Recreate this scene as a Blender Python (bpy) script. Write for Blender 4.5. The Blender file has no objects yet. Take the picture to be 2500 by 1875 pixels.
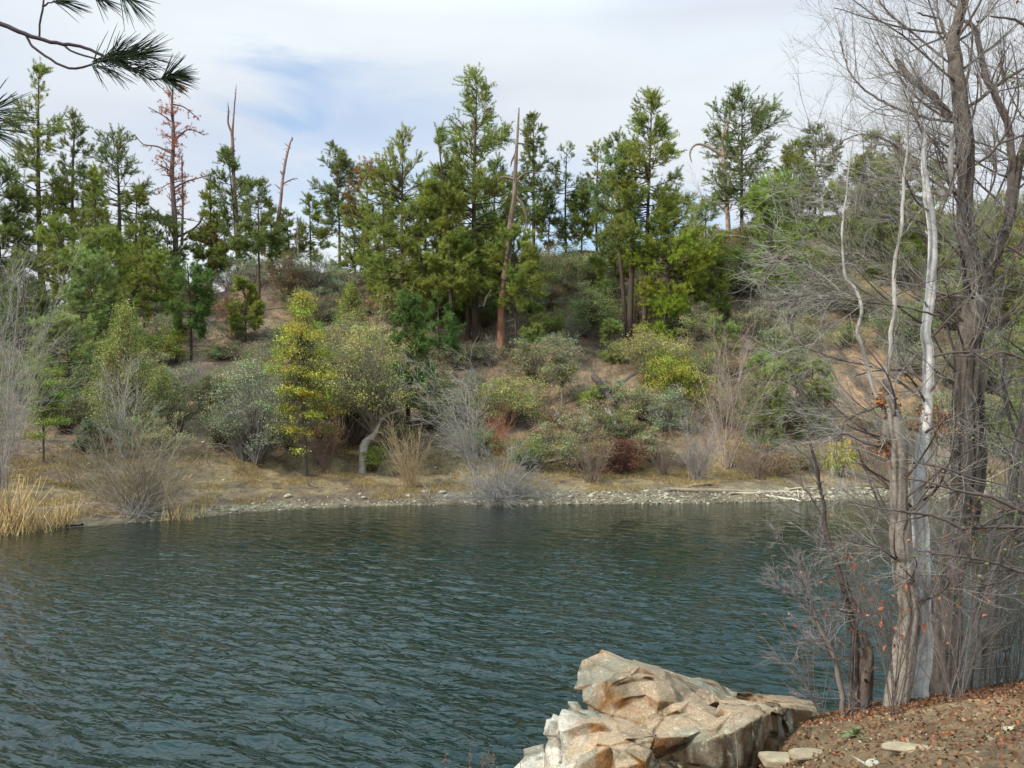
import bpy, bmesh, math, random
import numpy as np
from mathutils import Vector

# ------------------------------------------------------------------ camera, world, sun, exposure
S = bpy.context.scene
COL = S.collection
F = 2080.0                       # focal length in pixels of a 2500 px wide picture
EYE = 5.0
PITCH = math.atan(62.5 / F)
cam_d = bpy.data.cameras.new('camera'); cam_d.sensor_width = 36; cam_d.lens = 36 * F / 2500
cam_d.clip_start = 0.05; cam_d.clip_end = 3000
cam = bpy.data.objects.new('camera', cam_d); COL.objects.link(cam)
cam.location = (0, 0, EYE); cam.rotation_euler = (math.pi / 2 + PITCH, 0, 0)
S.camera = cam
S.cycles.sample_clamp_direct = 2.5; S.cycles.sample_clamp_indirect = 3.0
S.render.resolution_x = 1024; S.render.resolution_y = 768
S.view_settings.view_transform = 'Standard'; S.view_settings.look = 'None'
S.view_settings.exposure = 0.0; S.view_settings.gamma = 1.0
SUN_EL, SUN_AZ = math.radians(41), math.radians(-120)   # azimuth from +Y, towards +X positive
sv = Vector((math.sin(SUN_AZ) * math.cos(SUN_EL), math.cos(SUN_AZ) * math.cos(SUN_EL), math.sin(SUN_EL)))
sun_d = bpy.data.lights.new('sun', 'SUN'); sun_d.energy = 4.8; sun_d.angle = math.radians(3.5); sun_d.color = (1, .95, .86)
sun = bpy.data.objects.new('sun', sun_d); COL.objects.link(sun)
sun.rotation_euler = (-sv).to_track_quat('-Z', 'Y').to_euler()

def ray(px, py):
    x = (px - 1250) / F; y = (937.5 - py) / F
    return np.array([x, math.cos(PITCH) - y * math.sin(PITCH), math.sin(PITCH) + y * math.cos(PITCH)])
def pt(px, py, Y):
    d = ray(px, py); return np.array([0, 0, EYE]) + d * (Y / d[1])

W = bpy.data.worlds.new('World'); S.world = W; W.use_nodes = True
nt = W.node_tree; nt.nodes.clear()
def nd(tree, t, **kw):
    n = tree.nodes.new(t)
    for k, v in kw.items():
        if k.startswith('i_'): n.inputs[int(k[2:])].default_value = v
        else: setattr(n, k, v)
    return n
def world():
    L = nt.links.new
    sky = nd(nt, 'ShaderNodeTexSky', sky_type='NISHITA', sun_disc=False, sun_elevation=SUN_EL, sun_rotation=SUN_AZ)
    bg1 = nd(nt, 'ShaderNodeBackground'); bg1.inputs[1].default_value = .15; 
    tint = nd(nt, 'ShaderNodeVectorMath', operation='MULTIPLY'); L(sky.outputs[0], tint.inputs[0]); tint.inputs[1].default_value = (1.0, 1.3, 1.5); L(tint.outputs[0], bg1.inputs[0])
    tc = nd(nt, 'ShaderNodeTexCoord')
    mp = nd(nt, 'ShaderNodeMapping'); mp.inputs['Scale'].default_value = (1.3, 1.3, 4.5); L(tc.outputs['Generated'], mp.inputs[0])
    n1 = nd(nt, 'ShaderNodeTexNoise'); n1.inputs['Scale'].default_value = 2.2; n1.inputs['Detail'].default_value = 7; n1.inputs['Roughness'].default_value = .6
    n1.inputs['Distortion'].default_value = .5
    L(mp.outputs[0], n1.inputs['Vector'])
    # distorted direction
    sub = nd(nt, 'ShaderNodeVectorMath', operation='SUBTRACT'); L(n1.outputs['Color'], sub.inputs[0]); sub.inputs[1].default_value = (.5, .5, .5)
    sc = nd(nt, 'ShaderNodeVectorMath', operation='SCALE'); L(sub.outputs[0], sc.inputs[0]); sc.inputs['Scale'].default_value = .22
    add = nd(nt, 'ShaderNodeVectorMath', operation='ADD'); L(tc.outputs['Generated'], add.inputs[0]); L(sc.outputs[0], add.inputs[1])
    prev = None
    for (px, py, rx, rz, amt) in ((690, 235, .12, .045, .62), (860, 320, .18, .07, .42), (930, 480, .30, .045, .40), (1420, 600, .26, .05, .62), (560, 420, .18, .06, .22), (2100, -900, .5, .3, .5), (-900, 100, .3, .2, .4)):
        d = ray(px, py); d = d / np.linalg.norm(d)
        s = nd(nt, 'ShaderNodeVectorMath', operation='SUBTRACT'); L(add.outputs[0], s.inputs[0]); s.inputs[1].default_value = tuple(d)
        m = nd(nt, 'ShaderNodeVectorMath', operation='MULTIPLY'); L(s.outputs[0], m.inputs[0]); m.inputs[1].default_value = (1 / rx, 1 / max(rx, .3), 1 / rz)
        l = nd(nt, 'ShaderNodeVectorMath', operation='LENGTH'); L(m.outputs[0], l.inputs[0])
        r = nd(nt, 'ShaderNodeMapRange', interpolation_type='SMOOTHSTEP'); L(l.outputs['Value'], r.inputs[0])
        r.inputs[1].default_value = 0; r.inputs[2].default_value = 1.25; r.inputs[3].default_value = amt; r.inputs[4].default_value = 0
        if prev is None: prev = r.outputs[0]
        else:
            a = nd(nt, 'ShaderNodeMath', operation='MAXIMUM'); L(prev, a.inputs[0]); L(r.outputs[0], a.inputs[1]); prev = a.outputs[0]
    n2 = nd(nt, 'ShaderNodeTexNoise'); n2.inputs['Scale'].default_value = 1.5; n2.inputs['Detail'].default_value = 5
    L(mp.outputs[0], n2.inputs['Vector'])
    cr = nd(nt, 'ShaderNodeValToRGB'); L(n2.outputs['Fac'], cr.inputs[0])
    e = cr.color_ramp.elements
    e[0].position = .36; e[0].color = (.77, .81, .88, 1); e[1].position = .62; e[1].color = (.88, .95, 1.0, 1)
    bg2 = nd(nt, 'ShaderNodeBackground'); bg2.inputs[1].default_value = 1.0; L(cr.outputs[0], bg2.inputs[0])
    zs = nd(nt, 'ShaderNodeSeparateXYZ'); L(tc.outputs['Generated'], zs.inputs[0])
    zr = nd(nt, 'ShaderNodeMapRange'); L(zs.outputs['Z'], zr.inputs[0]); zr.inputs[1].default_value = .42; zr.inputs[2].default_value = .64; zr.inputs[3].default_value = 1.0; zr.inputs[4].default_value = 2.4
    zc = nd(nt, 'ShaderNodeMapRange'); L(zs.outputs['Z'], zc.inputs[0]); zc.inputs[1].default_value = .42; zc.inputs[2].default_value = .7
    zm = nd(nt, 'ShaderNodeMix', data_type='RGBA', blend_type='MULTIPLY'); L(zc.outputs[0], zm.inputs[0]); L(cr.outputs[0], zm.inputs[6]); zm.inputs[7].default_value = (.72, .94, 1.02, 1); L(zm.outputs[2], bg2.inputs[0])
    L(zr.outputs[0], bg2.inputs[1])          # an overcast sky is brightest overhead
    mix = nd(nt, 'ShaderNodeMixShader'); L(prev, mix.inputs[0]); L(bg2.outputs[0], mix.inputs[1]); L(bg1.outputs[0], mix.inputs[2])
    out = nd(nt, 'ShaderNodeOutputWorld'); L(mix.outputs[0], out.inputs[0])
world()

# ------------------------------------------------------------------ numpy noise
def _h(ix, iy, iz):
    n = (ix * 374761393 + iy * 668265263 + iz * 2147483647 * 0 + iz * 1274126177) & 0xffffffff
    n = ((n ^ (n >> 13)) * 1274126177) & 0xffffffff
    return ((n ^ (n >> 16)) & 0xffff) / 65535.0
def noise3(x, y, z):
    x, y, z = np.broadcast_arrays(np.asarray(x, float), np.asarray(y, float), np.asarray(z, float))
    fx, fy, fz = np.floor(x), np.floor(y), np.floor(z)
    ix, iy, iz = fx.astype(np.int64), fy.astype(np.int64), fz.astype(np.int64)
    u, v, w = x - fx, y - fy, z - fz
    u, v, w = [t * t * (3 - 2 * t) for t in (u, v, w)]
    r = 0
    for a in (0, 1):
        for b in (0, 1):
            for c in (0, 1):
                r = r + _h(ix + a, iy + b, iz + c) * (u if a else 1 - u) * (v if b else 1 - v) * (w if c else 1 - w)
    return r * 2 - 1
def fbm(x, y, z=0., o=4, g=.5):
    s = 0; a = 1
    for i in range(o):
        s = s + a * noise3(x * 2 ** i + i * 17.3, y * 2 ** i + 9.1 * i, np.asarray(z) * 2 ** i + i * 3.7); a *= g
    return s

def lin(c):
    c = np.array(c, float) / 255
    return np.where(c <= .04045, c / 12.92, ((c + .055) / 1.055) ** 2.4)

# ------------------------------------------------------------------ terrain heights
shore_px = [(-2500, 1420), (-1200, 1390), (-400, 1340), (0, 1303), (150, 1292), (250, 1283), (350, 1275), (480, 1266), (600, 1252), (750, 1243), (900, 1237), (1100, 1232), (1250, 1233), (1500, 1231), (1700, 1229), (1900, 1226), (2100, 1221), (2500, 1215), (3200, 1210), (5000, 1200)]
ridge_px = [(-2500, 860), (-400, 840), (0, 800), (200, 775), (400, 725), (600, 680), (750, 662), (900, 655), (1100, 645), (1300, 628), (1500, 618), (1650, 590), (1800, 570), (2000, 540), (2200, 515), (2500, 500), (3200, 490), (5000, 480)]
U_S = [(p - 1250) / F for p, _ in shore_px]
D_S = [-EYE / ray(p, y)[2] * ray(p, y)[1] for p, y in shore_px]
U_R = [(p - 1250) / F for p, _ in ridge_px]
RD = 90.0
Z_R = [EYE + RD * ray(p, y)[2] / ray(p, y)[1] for p, y in ridge_px]
def far_h(u, d):
    u = np.asarray(u, float); d = np.asarray(d, float)
    s = np.interp(u, U_S, D_S); zr = np.interp(u, U_R, Z_R)
    x = u * d
    s = s + .5 * noise3(x * .35, 3.1, 0) + .25 * noise3(x * 1.1, 8.1, 0)
    t = d - s
    flat = np.interp(t, [-20, -3, 0, 1, 2.6, 7, 8], [-6, -1.0, 0, .16, .42, 1.15, 1.3])
    v = np.clip((d - s - 7) / (RD - s - 7), 0, 1)
    up = (zr - 1.25) * (v ** 1.06 - .06 * np.sin(v * math.pi) * 0)
    back = np.where(d > RD, -.0035 * (d - RD) ** 2 / (1 + (d - RD) / 60), 0)
    k = np.clip((t - 1.5) / 9, 0, 1)
    n = fbm(x * .13, d * .13, 0, 3) * .75 * np.clip((t - 6) / 12, 0, 1) + fbm(x * .7, d * .7, 2, 3) * .16 * k + fbm(x * 2.5, d * 2.5, 5, 2) * .035
    n = n * np.where(t < .5, .25, 1)
    return np.where(t < 8, flat, 1.3) * np.where(v > 0, 1, 1) + np.where(v > 0, up - .05, 0) + back + n
def hill_at(px, py, dmax=110):
    r = ray(px, py); d = np.arange(30, dmax, .08)
    z = EYE + r[2] / r[1] * d; u = np.full_like(d, r[0] / r[1])
    h = far_h(u, d)
    i = np.argmax((h >= z) & (h > -.1))
    if not (h[i] >= z[i]): i = int(np.argmax(h - z))
    return np.array([u[i] * d[i], d[i], h[i]])
def near_q(X, Y): return -.37 * X + .93 * Y + np.clip(1.3 * (2.3 - X), 0, 3.0)
def near_h(X, Y):
    q = near_q(X, Y)
    g = np.interp(q, [-60, -30, -5, 0, 3, 5, 6.5, 7.5, 9, 12, 20], [9, 7, 3.6, 3.42, 3.25, 2.66, 2.1, 1.0, -.5, -2, -3])
    return g + fbm(X * .8, Y * .8, 0, 4) * .05 + fbm(X * 5, Y * 5, 3, 3) * .012
def near_at(px, py):
    r = ray(px, py); d = np.arange(2, 16, .01)
    z = EYE + r[2] / r[1] * d; X = r[0] / r[1] * d
    h = near_h(X, d); i = int(np.argmax(h >= z))
    if h[i] < z[i]: i = 250 + int(np.argmax((h - z)[250:] / d[250:]))
    return np.array([X[i], d[i], h[i]])

# ------------------------------------------------------------------ mesh builder
class MB:
    def __init__(s): s.v = []; s.c = []; s.t = []; s.q = []; s.n = 0
    def add(s, v, col, tris=None, quads=None):
        v = np.asarray(v, float).reshape(-1, 3); col = np.asarray(col, float)
        if col.ndim == 1: col = np.broadcast_to(col, (len(v), 3))
        s.v.append(v); s.c.append(col.reshape(-1, 3))
        if tris is not None and len(tris): s.t.append(np.asarray(tris).reshape(-1, 3) + s.n)
        if quads is not None and len(quads): s.q.append(np.asarray(quads).reshape(-1, 4) + s.n)
        s.n += len(v)
    def build(s, name, mat, parent=None, smooth=False, origin=None):
        v = np.concatenate(s.v); c = np.concatenate(s.c)
        o = np.array(parent.location if parent is not None else (origin if origin is not None else (0, 0, 0)), float)
        if parent is not None and parent.parent is not None: o = o + np.array(parent.parent.location)
        v = v - o
        t = np.concatenate(s.t) if s.t else np.zeros((0, 3), int); q = np.concatenate(s.q) if s.q else np.zeros((0, 4), int)
        me = bpy.data.meshes.new(name)
        me.vertices.add(len(v)); me.vertices.foreach_set('co', v.astype(np.float32).ravel())
        nl = t.size + q.size; me.loops.add(nl); me.polygons.add(len(t) + len(q))
        me.loops.foreach_set('vertex_index', np.concatenate([t.ravel(), q.ravel()]).astype(np.int32))
        ls = np.concatenate([np.arange(len(t)) * 3, t.size + np.arange(len(q)) * 4]).astype(np.int32)
        me.polygons.foreach_set('loop_start', ls)
        me.update(calc_edges=True); me.validate()
        if smooth: me.polygons.foreach_set('use_smooth', np.ones(len(me.polygons), bool))
        a = me.color_attributes.new('Col', 'FLOAT_COLOR', 'POINT')
        a.data.foreach_set('color', np.concatenate([c, np.ones((len(c), 1))], 1).astype(np.float32).ravel())
        me.materials.append(mat)
        ob = bpy.data.objects.new(name, me); COL.objects.link(ob)
        if parent is not None: ob.parent = parent
        elif origin is not None: ob.location = origin
        return ob
def nrm(a): return a / np.maximum(np.linalg.norm(a, axis=-1, keepdims=True), 1e-9)

def tag(o, label=None, cat=None, group=None, kind=None):
    if label: o['label'] = label
    if cat: o['category'] = cat
    if group: o['group'] = group
    if kind: o['kind'] = kind
    return o
def empty(name, loc, label, cat, group=None):
    o = bpy.data.objects.new(name, None); COL.objects.link(o); o.location = loc; o.empty_display_size = .2
    return tag(o, label, cat, group)

def tubes(B, P, R, k, col, bark=0, bs=(26, 3.0), cc_amp=1.):
    P = np.asarray(P, float); R = np.asarray(R, float)
    if P.ndim == 2: P = P[None]; R = R[None]
    M, N, _ = P.shape
    T = nrm(np.gradient(P, axis=1)); m = nrm(P[:, -1] - P[:, 0])
    ref = np.where(np.abs(m[:, 2:3]) > .8, np.array([[1., .1, 0]]), np.array([[.1, .1, 1.]]))[:, None, :]
    a = nrm(np.cross(T, np.broadcast_to(ref, T.shape))); b = np.cross(T, a)
    th = np.arange(k) / k * 2 * math.pi
    dirs = a[:, :, None, :] * np.cos(th)[:, None] + b[:, :, None, :] * np.sin(th)[:, None]
    rr = R[:, :, None, None]
    V = P[:, :, None, :] + rr * dirs
    cc = np.asarray(col, float)
    if cc.ndim == 2: cc = cc[:, None, None, :]
    cc = np.broadcast_to(cc, (M, N, k, 3))
    if bark:
        # vertical furrows, sampled on the cylinder so they run along the stem
        s = np.concatenate([np.zeros((M, 1)), np.cumsum(np.linalg.norm(np.diff(P, axis=1), axis=2), axis=1)], 1)[:, :, None]
        X = np.cos(th)[None, None] * R[:, :, None] * bs[0]; Y = np.sin(th)[None, None] * R[:, :, None] * bs[0]
        n = np.clip(np.abs(noise3(X + 5, Y + 7, s * bs[1])) * 4.5, 0, 1) * 2 - 1; n2 = noise3(X * 2.2, Y * 2.2, s * bs[1] * 2.3); big = noise3(X * .15, Y * .15, s * 2.2)
        dsp = bark * (n * .7 + n2 * .45) + .07 * big * rr[..., 0]
        if cc_amp > 1.2: dsp = dsp + (.09 * big + .10 * np.maximum(noise3(X * .35 + 3, Y * .35, s * 5) - .35, 0)) * rr[..., 0]
        V = V + dirs * dsp[..., None]
        cc = np.clip(cc * (1 + cc_amp * (.26 * n + .2 * n2) + .15 * big)[..., None], .01, 1)
    i = np.arange(M)[:, None, None] * N * k; j = np.arange(N - 1)[None, :, None] * k; l = np.arange(k)[None, None, :]; l2 = (l + 1) % k
    q = np.stack([i + j + l, i + j + l2, i + j + k + l2, i + j + k + l], -1).reshape(-1, 4)
    B.add(V.reshape(-1, 3), cc.reshape(-1, 3), quads=q)

def grow(rng, P, R, n, trange, L, ang, trop=.1, wob=.1, N=5, rr=.6, rmin=.002, bias=(0, 0, 0), fall=.5, taper=.25):
    M, NP, _ = P.shape
    seg = np.linalg.norm(np.diff(P, axis=1), axis=2).sum(1)
    idx = rng.choice(M, n, p=seg / seg.sum()); t = rng.uniform(trange[0], trange[1], n)
    f = t * (NP - 1); i0 = np.clip(f.astype(int), 0, NP - 2); w = (f - i0)[:, None]
    p = P[idx, i0] * (1 - w) + P[idx, i0 + 1] * w; tg = nrm(P[idx, i0 + 1] - P[idx, i0])
    r = R[idx, i0] * (1 - w[:, 0]) + R[idx, i0 + 1] * w[:, 0]
    perp = nrm(np.cross(tg, rng.normal(size=(n, 3)))); an = np.radians(rng.uniform(ang[0], ang[1], n))[:, None]
    d = tg * np.cos(an) + perp * np.sin(an)
    d = nrm(d + np.array(bias) * .5)
    ln = rng.uniform(L[0], L[1], n) * (1 - fall * t)
    out = [p]; cd = d
    curv = rng.normal(size=(n, 3)) * wob
    for _ in range(N - 1):
        cd = nrm(cd + np.array([0, 0, trop]) + np.array(bias) * .12 + rng.normal(size=(n, 3)) * wob * .6 + curv * .5)
        p = p + cd * (ln / (N - 1))[:, None]; out.append(p)
    Pn = np.stack(out, 1); r0 = np.maximum(r * rr, rmin)
    return Pn, r0[:, None] * np.linspace(1, taper, N)[None]

def needles(B, C, A, L, n, spread, wd, col, rng, cvar=.25):
    K = len(C)
    d = nrm(A[:, None, :] + rng.normal(size=(K, n, 3)) * spread)
    ln = np.asarray(L).reshape(-1, 1) * rng.uniform(.7, 1.15, (K, n))
    side = nrm(np.cross(d, rng.normal(size=(K, n, 3)))) * wd / 2
    base = C[:, None, :] + rng.normal(size=(K, n, 3)) * ln[..., None] * .10
    V = np.stack([base - side, base + side, base + d * ln[..., None] + side * .3], 2)
    cc = np.asarray(col, float) * (1 + cvar * rng.normal(size=(K, 1, 1))) * (1 + .12 * rng.normal(size=(K, n, 1))) * np.ones(3)
    cc = np.clip(cc, .004, 1); cc = np.repeat(cc[:, :, None, :], 3, 2)
    B.add(V, cc.reshape(-1, 3), tris=np.arange(K * n * 3).reshape(-1, 3))

def cards(B, C, size, col, rng, up=.4, cvar=.25, asp=.6):
    K = len(C)
    n = nrm(rng.normal(size=(K, 3)) + np.array([0, 0, up])); t = nrm(np.cross(n, rng.normal(size=(K, 3)))); s = np.cross(n, t)
    sz = np.asarray(size) * rng.uniform(.6, 1.25, K); sz = sz[:, None] / 2
    bend = n * sz * rng.uniform(-.3, .5, (K, 1))
    V = np.stack([C - t * sz, C + s * sz * asp + bend, C + t * sz, C - s * sz * asp + bend], 1)
    cc = np.clip(np.asarray(col, float) * (1 + cvar * rng.normal(size=(K, 1))), .004, 1)
    B.add(V, np.repeat(cc, 4, 0), quads=np.arange(K * 4).reshape(-1, 4))

def spline(pts, step):
    pts = np.asarray(pts, float); n = len(pts)
    if n == 2: m = max(2, int(np.linalg.norm(pts[1, :3] - pts[0, :3]) / step)); return pts[0] + (pts[1] - pts[0]) * np.linspace(0, 1, m + 1)[:, None]
    P = np.concatenate([[2 * pts[0] - pts[1]], pts, [2 * pts[-1] - pts[-2]]]); out = []
    for i in range(n - 1):
        p0, p1, p2, p3 = P[i:i + 4]; m = max(2, int(np.linalg.norm(p2[:3] - p1[:3]) / step)); t = np.arange(m)[:, None] / m
        out.append(.5 * (2 * p1 + (p2 - p0) * t + (2 * p0 - 5 * p1 + 4 * p2 - p3) * t ** 2 + (3 * p1 - p0 - 3 * p2 + p3) * t ** 3))
    return np.concatenate(out + [pts[-1:]])
def traced(pts, Y, step):
    """(px, py, width px[, dY]) points of a stem seen at distance Y -> path and radii in metres"""
    a = []
    for p in pts:
        y = Y + (p[3] if len(p) > 3 else 0); a.append(np.append(pt(p[0], p[1], y), p[2] / 2 / F * y))
    s = spline(a, step); return s[:, :3], np.maximum(s[:, 3], .0015)
def resample(P, R, N):
    s = np.concatenate([[0], np.cumsum(np.linalg.norm(np.diff(P, axis=0), axis=1))]); t = np.linspace(0, s[-1], N)
    return np.stack([np.interp(t, s, P[:, i]) for i in range(3)], 1), np.interp(t, s, R)

# ------------------------------------------------------------------ materials
def mat_attr(name, rough=.7, trans=0., bump=None, var=None, spec=.3):
    m = bpy.data.materials.new(name); m.use_nodes = True; t = m.node_tree; L = t.links.new; t.nodes.clear()
    out = t.nodes.new('ShaderNodeOutputMaterial'); pb = t.nodes.new('ShaderNodeBsdfPrincipled')
    at = nd(t, 'ShaderNodeAttribute', attribute_name='Col'); col = at.outputs['Color']
    pb.inputs['Roughness'].default_value = rough; pb.inputs['Specular IOR Level'].default_value = spec
    tc = nd(t, 'ShaderNodeTexCoord')
    if var:
        n = t.nodes.new('ShaderNodeTexNoise'); n.inputs['Scale'].default_value = var[0]; n.inputs['Detail'].default_value = 6; n.inputs['Roughness'].default_value = .65
        L(tc.outputs['Object'], n.inputs['Vector'])
        r = t.nodes.new('ShaderNodeMapRange'); L(n.outputs['Fac'], r.inputs[0]); r.inputs[1].default_value = .3; r.inputs[2].default_value = .7; r.inputs[3].default_value = 1 - var[1]; r.inputs[4].default_value = 1 + var[1]
        mm = nd(t, 'ShaderNodeVectorMath', operation='SCALE'); L(col, mm.inputs[0]); L(r.outputs[0], mm.inputs['Scale']); col = mm.outputs[0]
    L(col, pb.inputs['Base Color'])
    if bump:
        mp = t.nodes.new('ShaderNodeMapping'); mp.inputs['Scale'].default_value = bump[0]; L(tc.outputs['Object'], mp.inputs[0])
        n = t.nodes.new('ShaderNodeTexNoise'); n.inputs['Scale'].default_value = 1; n.inputs['Detail'].default_value = 6; n.inputs['Roughness'].default_value = .7; L(mp.outputs[0], n.inputs['Vector'])
        b = t.nodes.new('ShaderNodeBump'); b.inputs['Strength'].default_value = bump[1]; b.inputs['Distance'].default_value = bump[2]; L(n.outputs['Fac'], b.inputs['Height']); L(b.outputs[0], pb.inputs['Normal'])
    if trans:
        tr = t.nodes.new('ShaderNodeBsdfTranslucent'); L(col, tr.inputs[0]); mx = t.nodes.new('ShaderNodeMixShader'); mx.inputs[0].default_value = trans
        L(pb.outputs[0], mx.inputs[1]); L(tr.outputs[0], mx.inputs[2]); L(mx.outputs[0], out.inputs[0])
    else: L(pb.outputs[0], out.inputs[0])
    return m
M_NEEDLE = mat_attr('needles', .5, .32)
M_LEAF = mat_attr('leaves', .55, .22)
M_TWIG = mat_attr('twigs', .8)
M_BARK = mat_attr('bark', .9, bump=((30, 30, 6), .9, .02), var=(9, .3))
M_BARKN = mat_attr('near_bark', .92, bump=((90, 90, 14), 1., .008), var=(30, .35))
M_PALEB = mat_attr('pale_bark', .8, bump=((70, 70, 20), .6, .004), var=(12, .25))
M_GROUND = mat_attr('hillside_soil', .95, bump=((5, 5, 5), 1., .12), var=(3.5, .35))
M_NEARG = mat_attr('bank_soil', .95, bump=((38, 38, 38), 1., .02), var=(22, .4))
M_STONE = mat_attr('stone', .85, bump=((30, 30, 30), .7, .01), var=(10, .3))

def mat_water():
    m = bpy.data.materials.new('water'); m.use_nodes = True; t = m.node_tree; L = t.links.new
    pb = t.nodes['Principled BSDF']; pb.inputs['Base Color'].default_value = (.001, .011, .0085, 1); pb.inputs['Roughness'].default_value = .05; pb.inputs['IOR'].default_value = 1.39
    tc = nd(t, 'ShaderNodeTexCoord')
    prev = None
    for (sx, sy, rot, dist, st) in ((1.5, 4.0, -33, .098, 1.), (3.6, 9.0, -18, .024, 1.), (10, 18, -40, .0015, 1.)):
        r = nd(t, 'ShaderNodeMapping'); r.inputs['Rotation'].default_value = (0, 0, math.radians(-rot)); L(tc.outputs['Object'], r.inputs[0])
        s = nd(t, 'ShaderNodeMapping'); s.inputs['Scale'].default_value = (sx, sy, 1); L(r.outputs[0], s.inputs[0])
        n = nd(t, 'ShaderNodeTexNoise'); n.inputs['Scale'].default_value = 1; n.inputs['Detail'].default_value = 2; n.inputs['Distortion'].default_value = .8; L(s.outputs[0], n.inputs['Vector'])
        # patches of stronger and weaker ripple
        g = nd(t, 'ShaderNodeTexNoise'); g.inputs['Scale'].default_value = .13; g.inputs['Detail'].default_value = 2; L(tc.outputs['Object'], g.inputs['Vector'])
        mr = nd(t, 'ShaderNodeMapRange'); L(g.outputs['Fac'], mr.inputs[0]); mr.inputs[1].default_value = .35; mr.inputs[2].default_value = .65; mr.inputs[3].default_value = .65; mr.inputs[4].default_value = 1.15
        sp = nd(t, 'ShaderNodeSeparateXYZ'); L(tc.outputs['Object'], sp.inputs[0])
        lee = nd(t, 'ShaderNodeMapRange'); L(sp.outputs['Y'], lee.inputs[0]); lee.inputs[1].default_value = 17; lee.inputs[2].default_value = 42; lee.inputs[3].default_value = 1.15; lee.inputs[4].default_value = .30   # calmer in the lee of the hill
        m0 = nd(t, 'ShaderNodeMath', operation='MULTIPLY'); L(mr.outputs[0], m0.inputs[0]); L(lee.outputs[0], m0.inputs[1])
        mu = nd(t, 'ShaderNodeMath', operation='MULTIPLY'); L(n.outputs['Fac'], mu.inputs[0]); L(m0.outputs[0], mu.inputs[1])
        b = nd(t, 'ShaderNodeBump'); b.inputs['Strength'].default_value = st; b.inputs['Distance'].default_value = dist; L(mu.outputs[0], b.inputs['Height'])
        if prev: L(prev, b.inputs['Normal'])
        prev = b.outputs[0]
    L(prev, pb.inputs['Normal'])
    return m
M_WATER = mat_water()

# ------------------------------------------------------------------ setting
def grid_faces(nr, nc):
    i = np.arange(nr - 1)[:, None] * nc; j = np.arange(nc - 1)[None]
    return np.stack([i + j, i + j + 1, i + j + nc + 1, i + j + nc], -1).reshape(-1, 4)
C_DUFF = lin((104, 88, 72)) * .8; C_DIRT = lin((136, 114, 90)) * .85; C_STRAW = lin((126, 108, 78)); C_GRAVEL = lin((112, 102, 82)); C_ORANGE = lin((150, 118, 86)); C_WET = lin((70, 60, 40))
def mixc(a, b, f): f = np.clip(f, 0, 1)[..., None]; return a * (1 - f) + b * f
def build_hill():
    u = np.concatenate([np.linspace(-2.6, -.72, 60)[:-1], np.linspace(-.72, .72, 620), np.linspace(.72, 2.6, 60)[1:]])
    d = np.concatenate([np.linspace(16, 34, 30)[:-1], np.linspace(34, 52, 200)[:-1], np.linspace(52, 95, 260)[:-1], np.linspace(95, 420, 60)])
    Ug, Dg = np.meshgrid(u, d); Z = far_h(Ug, Dg); X = Ug * Dg
    s = np.interp(Ug, U_S, D_S); t = Dg - s
    n1 = fbm(X * .25, Dg * .25, 1, 4); n2 = fbm(X * 1.3, Dg * 1.3, 4, 3)
    c = mixc(C_DUFF, C_DIRT, (n1 + .15) * 1.3 + n2 * .4)
    px = 1250 + Ug * F
    org = np.exp(-((px - 2110) / 110) ** 2) * np.exp(-((t - 18) / 13) ** 2) * 1.1
    c = mixc(c, C_ORANGE, org * (.8 + n2))
    c = mixc(c, C_STRAW, np.clip(1 - np.abs(t - 6.5) / 4.5, 0, 1) * (1.1 + n2))
    c = mixc(c, C_GRAVEL, np.clip((np.interp(px, [900, 1250], [2.2, 4.2]) - t) / 1.5, 0, 1) * np.clip(.75 + n2 * .8, 0, 1))
    c = mixc(c, C_WET, np.clip((.45 - t) / .5, 0, 1) * .8)
    c = c * (1 + .2 * n2[..., None])
    B = MB(); B.add(np.stack([X, Dg, Z], -1), np.clip(c, .01, 1).reshape(-1, 3), quads=grid_faces(len(d), len(u)))
    tag(B.build('hillside', M_GROUND, smooth=True), kind='structure')
build_hill()
def build_near():
    x = np.concatenate([np.linspace(-60, -6, 30)[:-1], np.linspace(-6, 10, 330), np.linspace(10, 60, 40)[1:]])
    y = np.concatenate([np.linspace(-80, 1, 40)[:-1], np.linspace(1, 14, 300), np.linspace(14, 30, 20)[1:]])
    X, Y = np.meshgrid(x, y); Z = near_h(X, Y)
    n = fbm(X * 1.2, Y * 1.2, 7, 4); n2 = fbm(X * 9, Y * 9, 2, 3)
    c = mixc(lin((104, 84, 60)), lin((134, 110, 80)), .5 + n * .9) * (1 + .35 * n2[..., None])
    B = MB(); B.add(np.stack([X, Y, Z], -1), np.clip(c, .01, 1).reshape(-1, 3), quads=grid_faces(len(y), len(x)))
    tag(B.build('near_bank', M_NEARG, smooth=True), kind='structure')
build_near()
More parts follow.
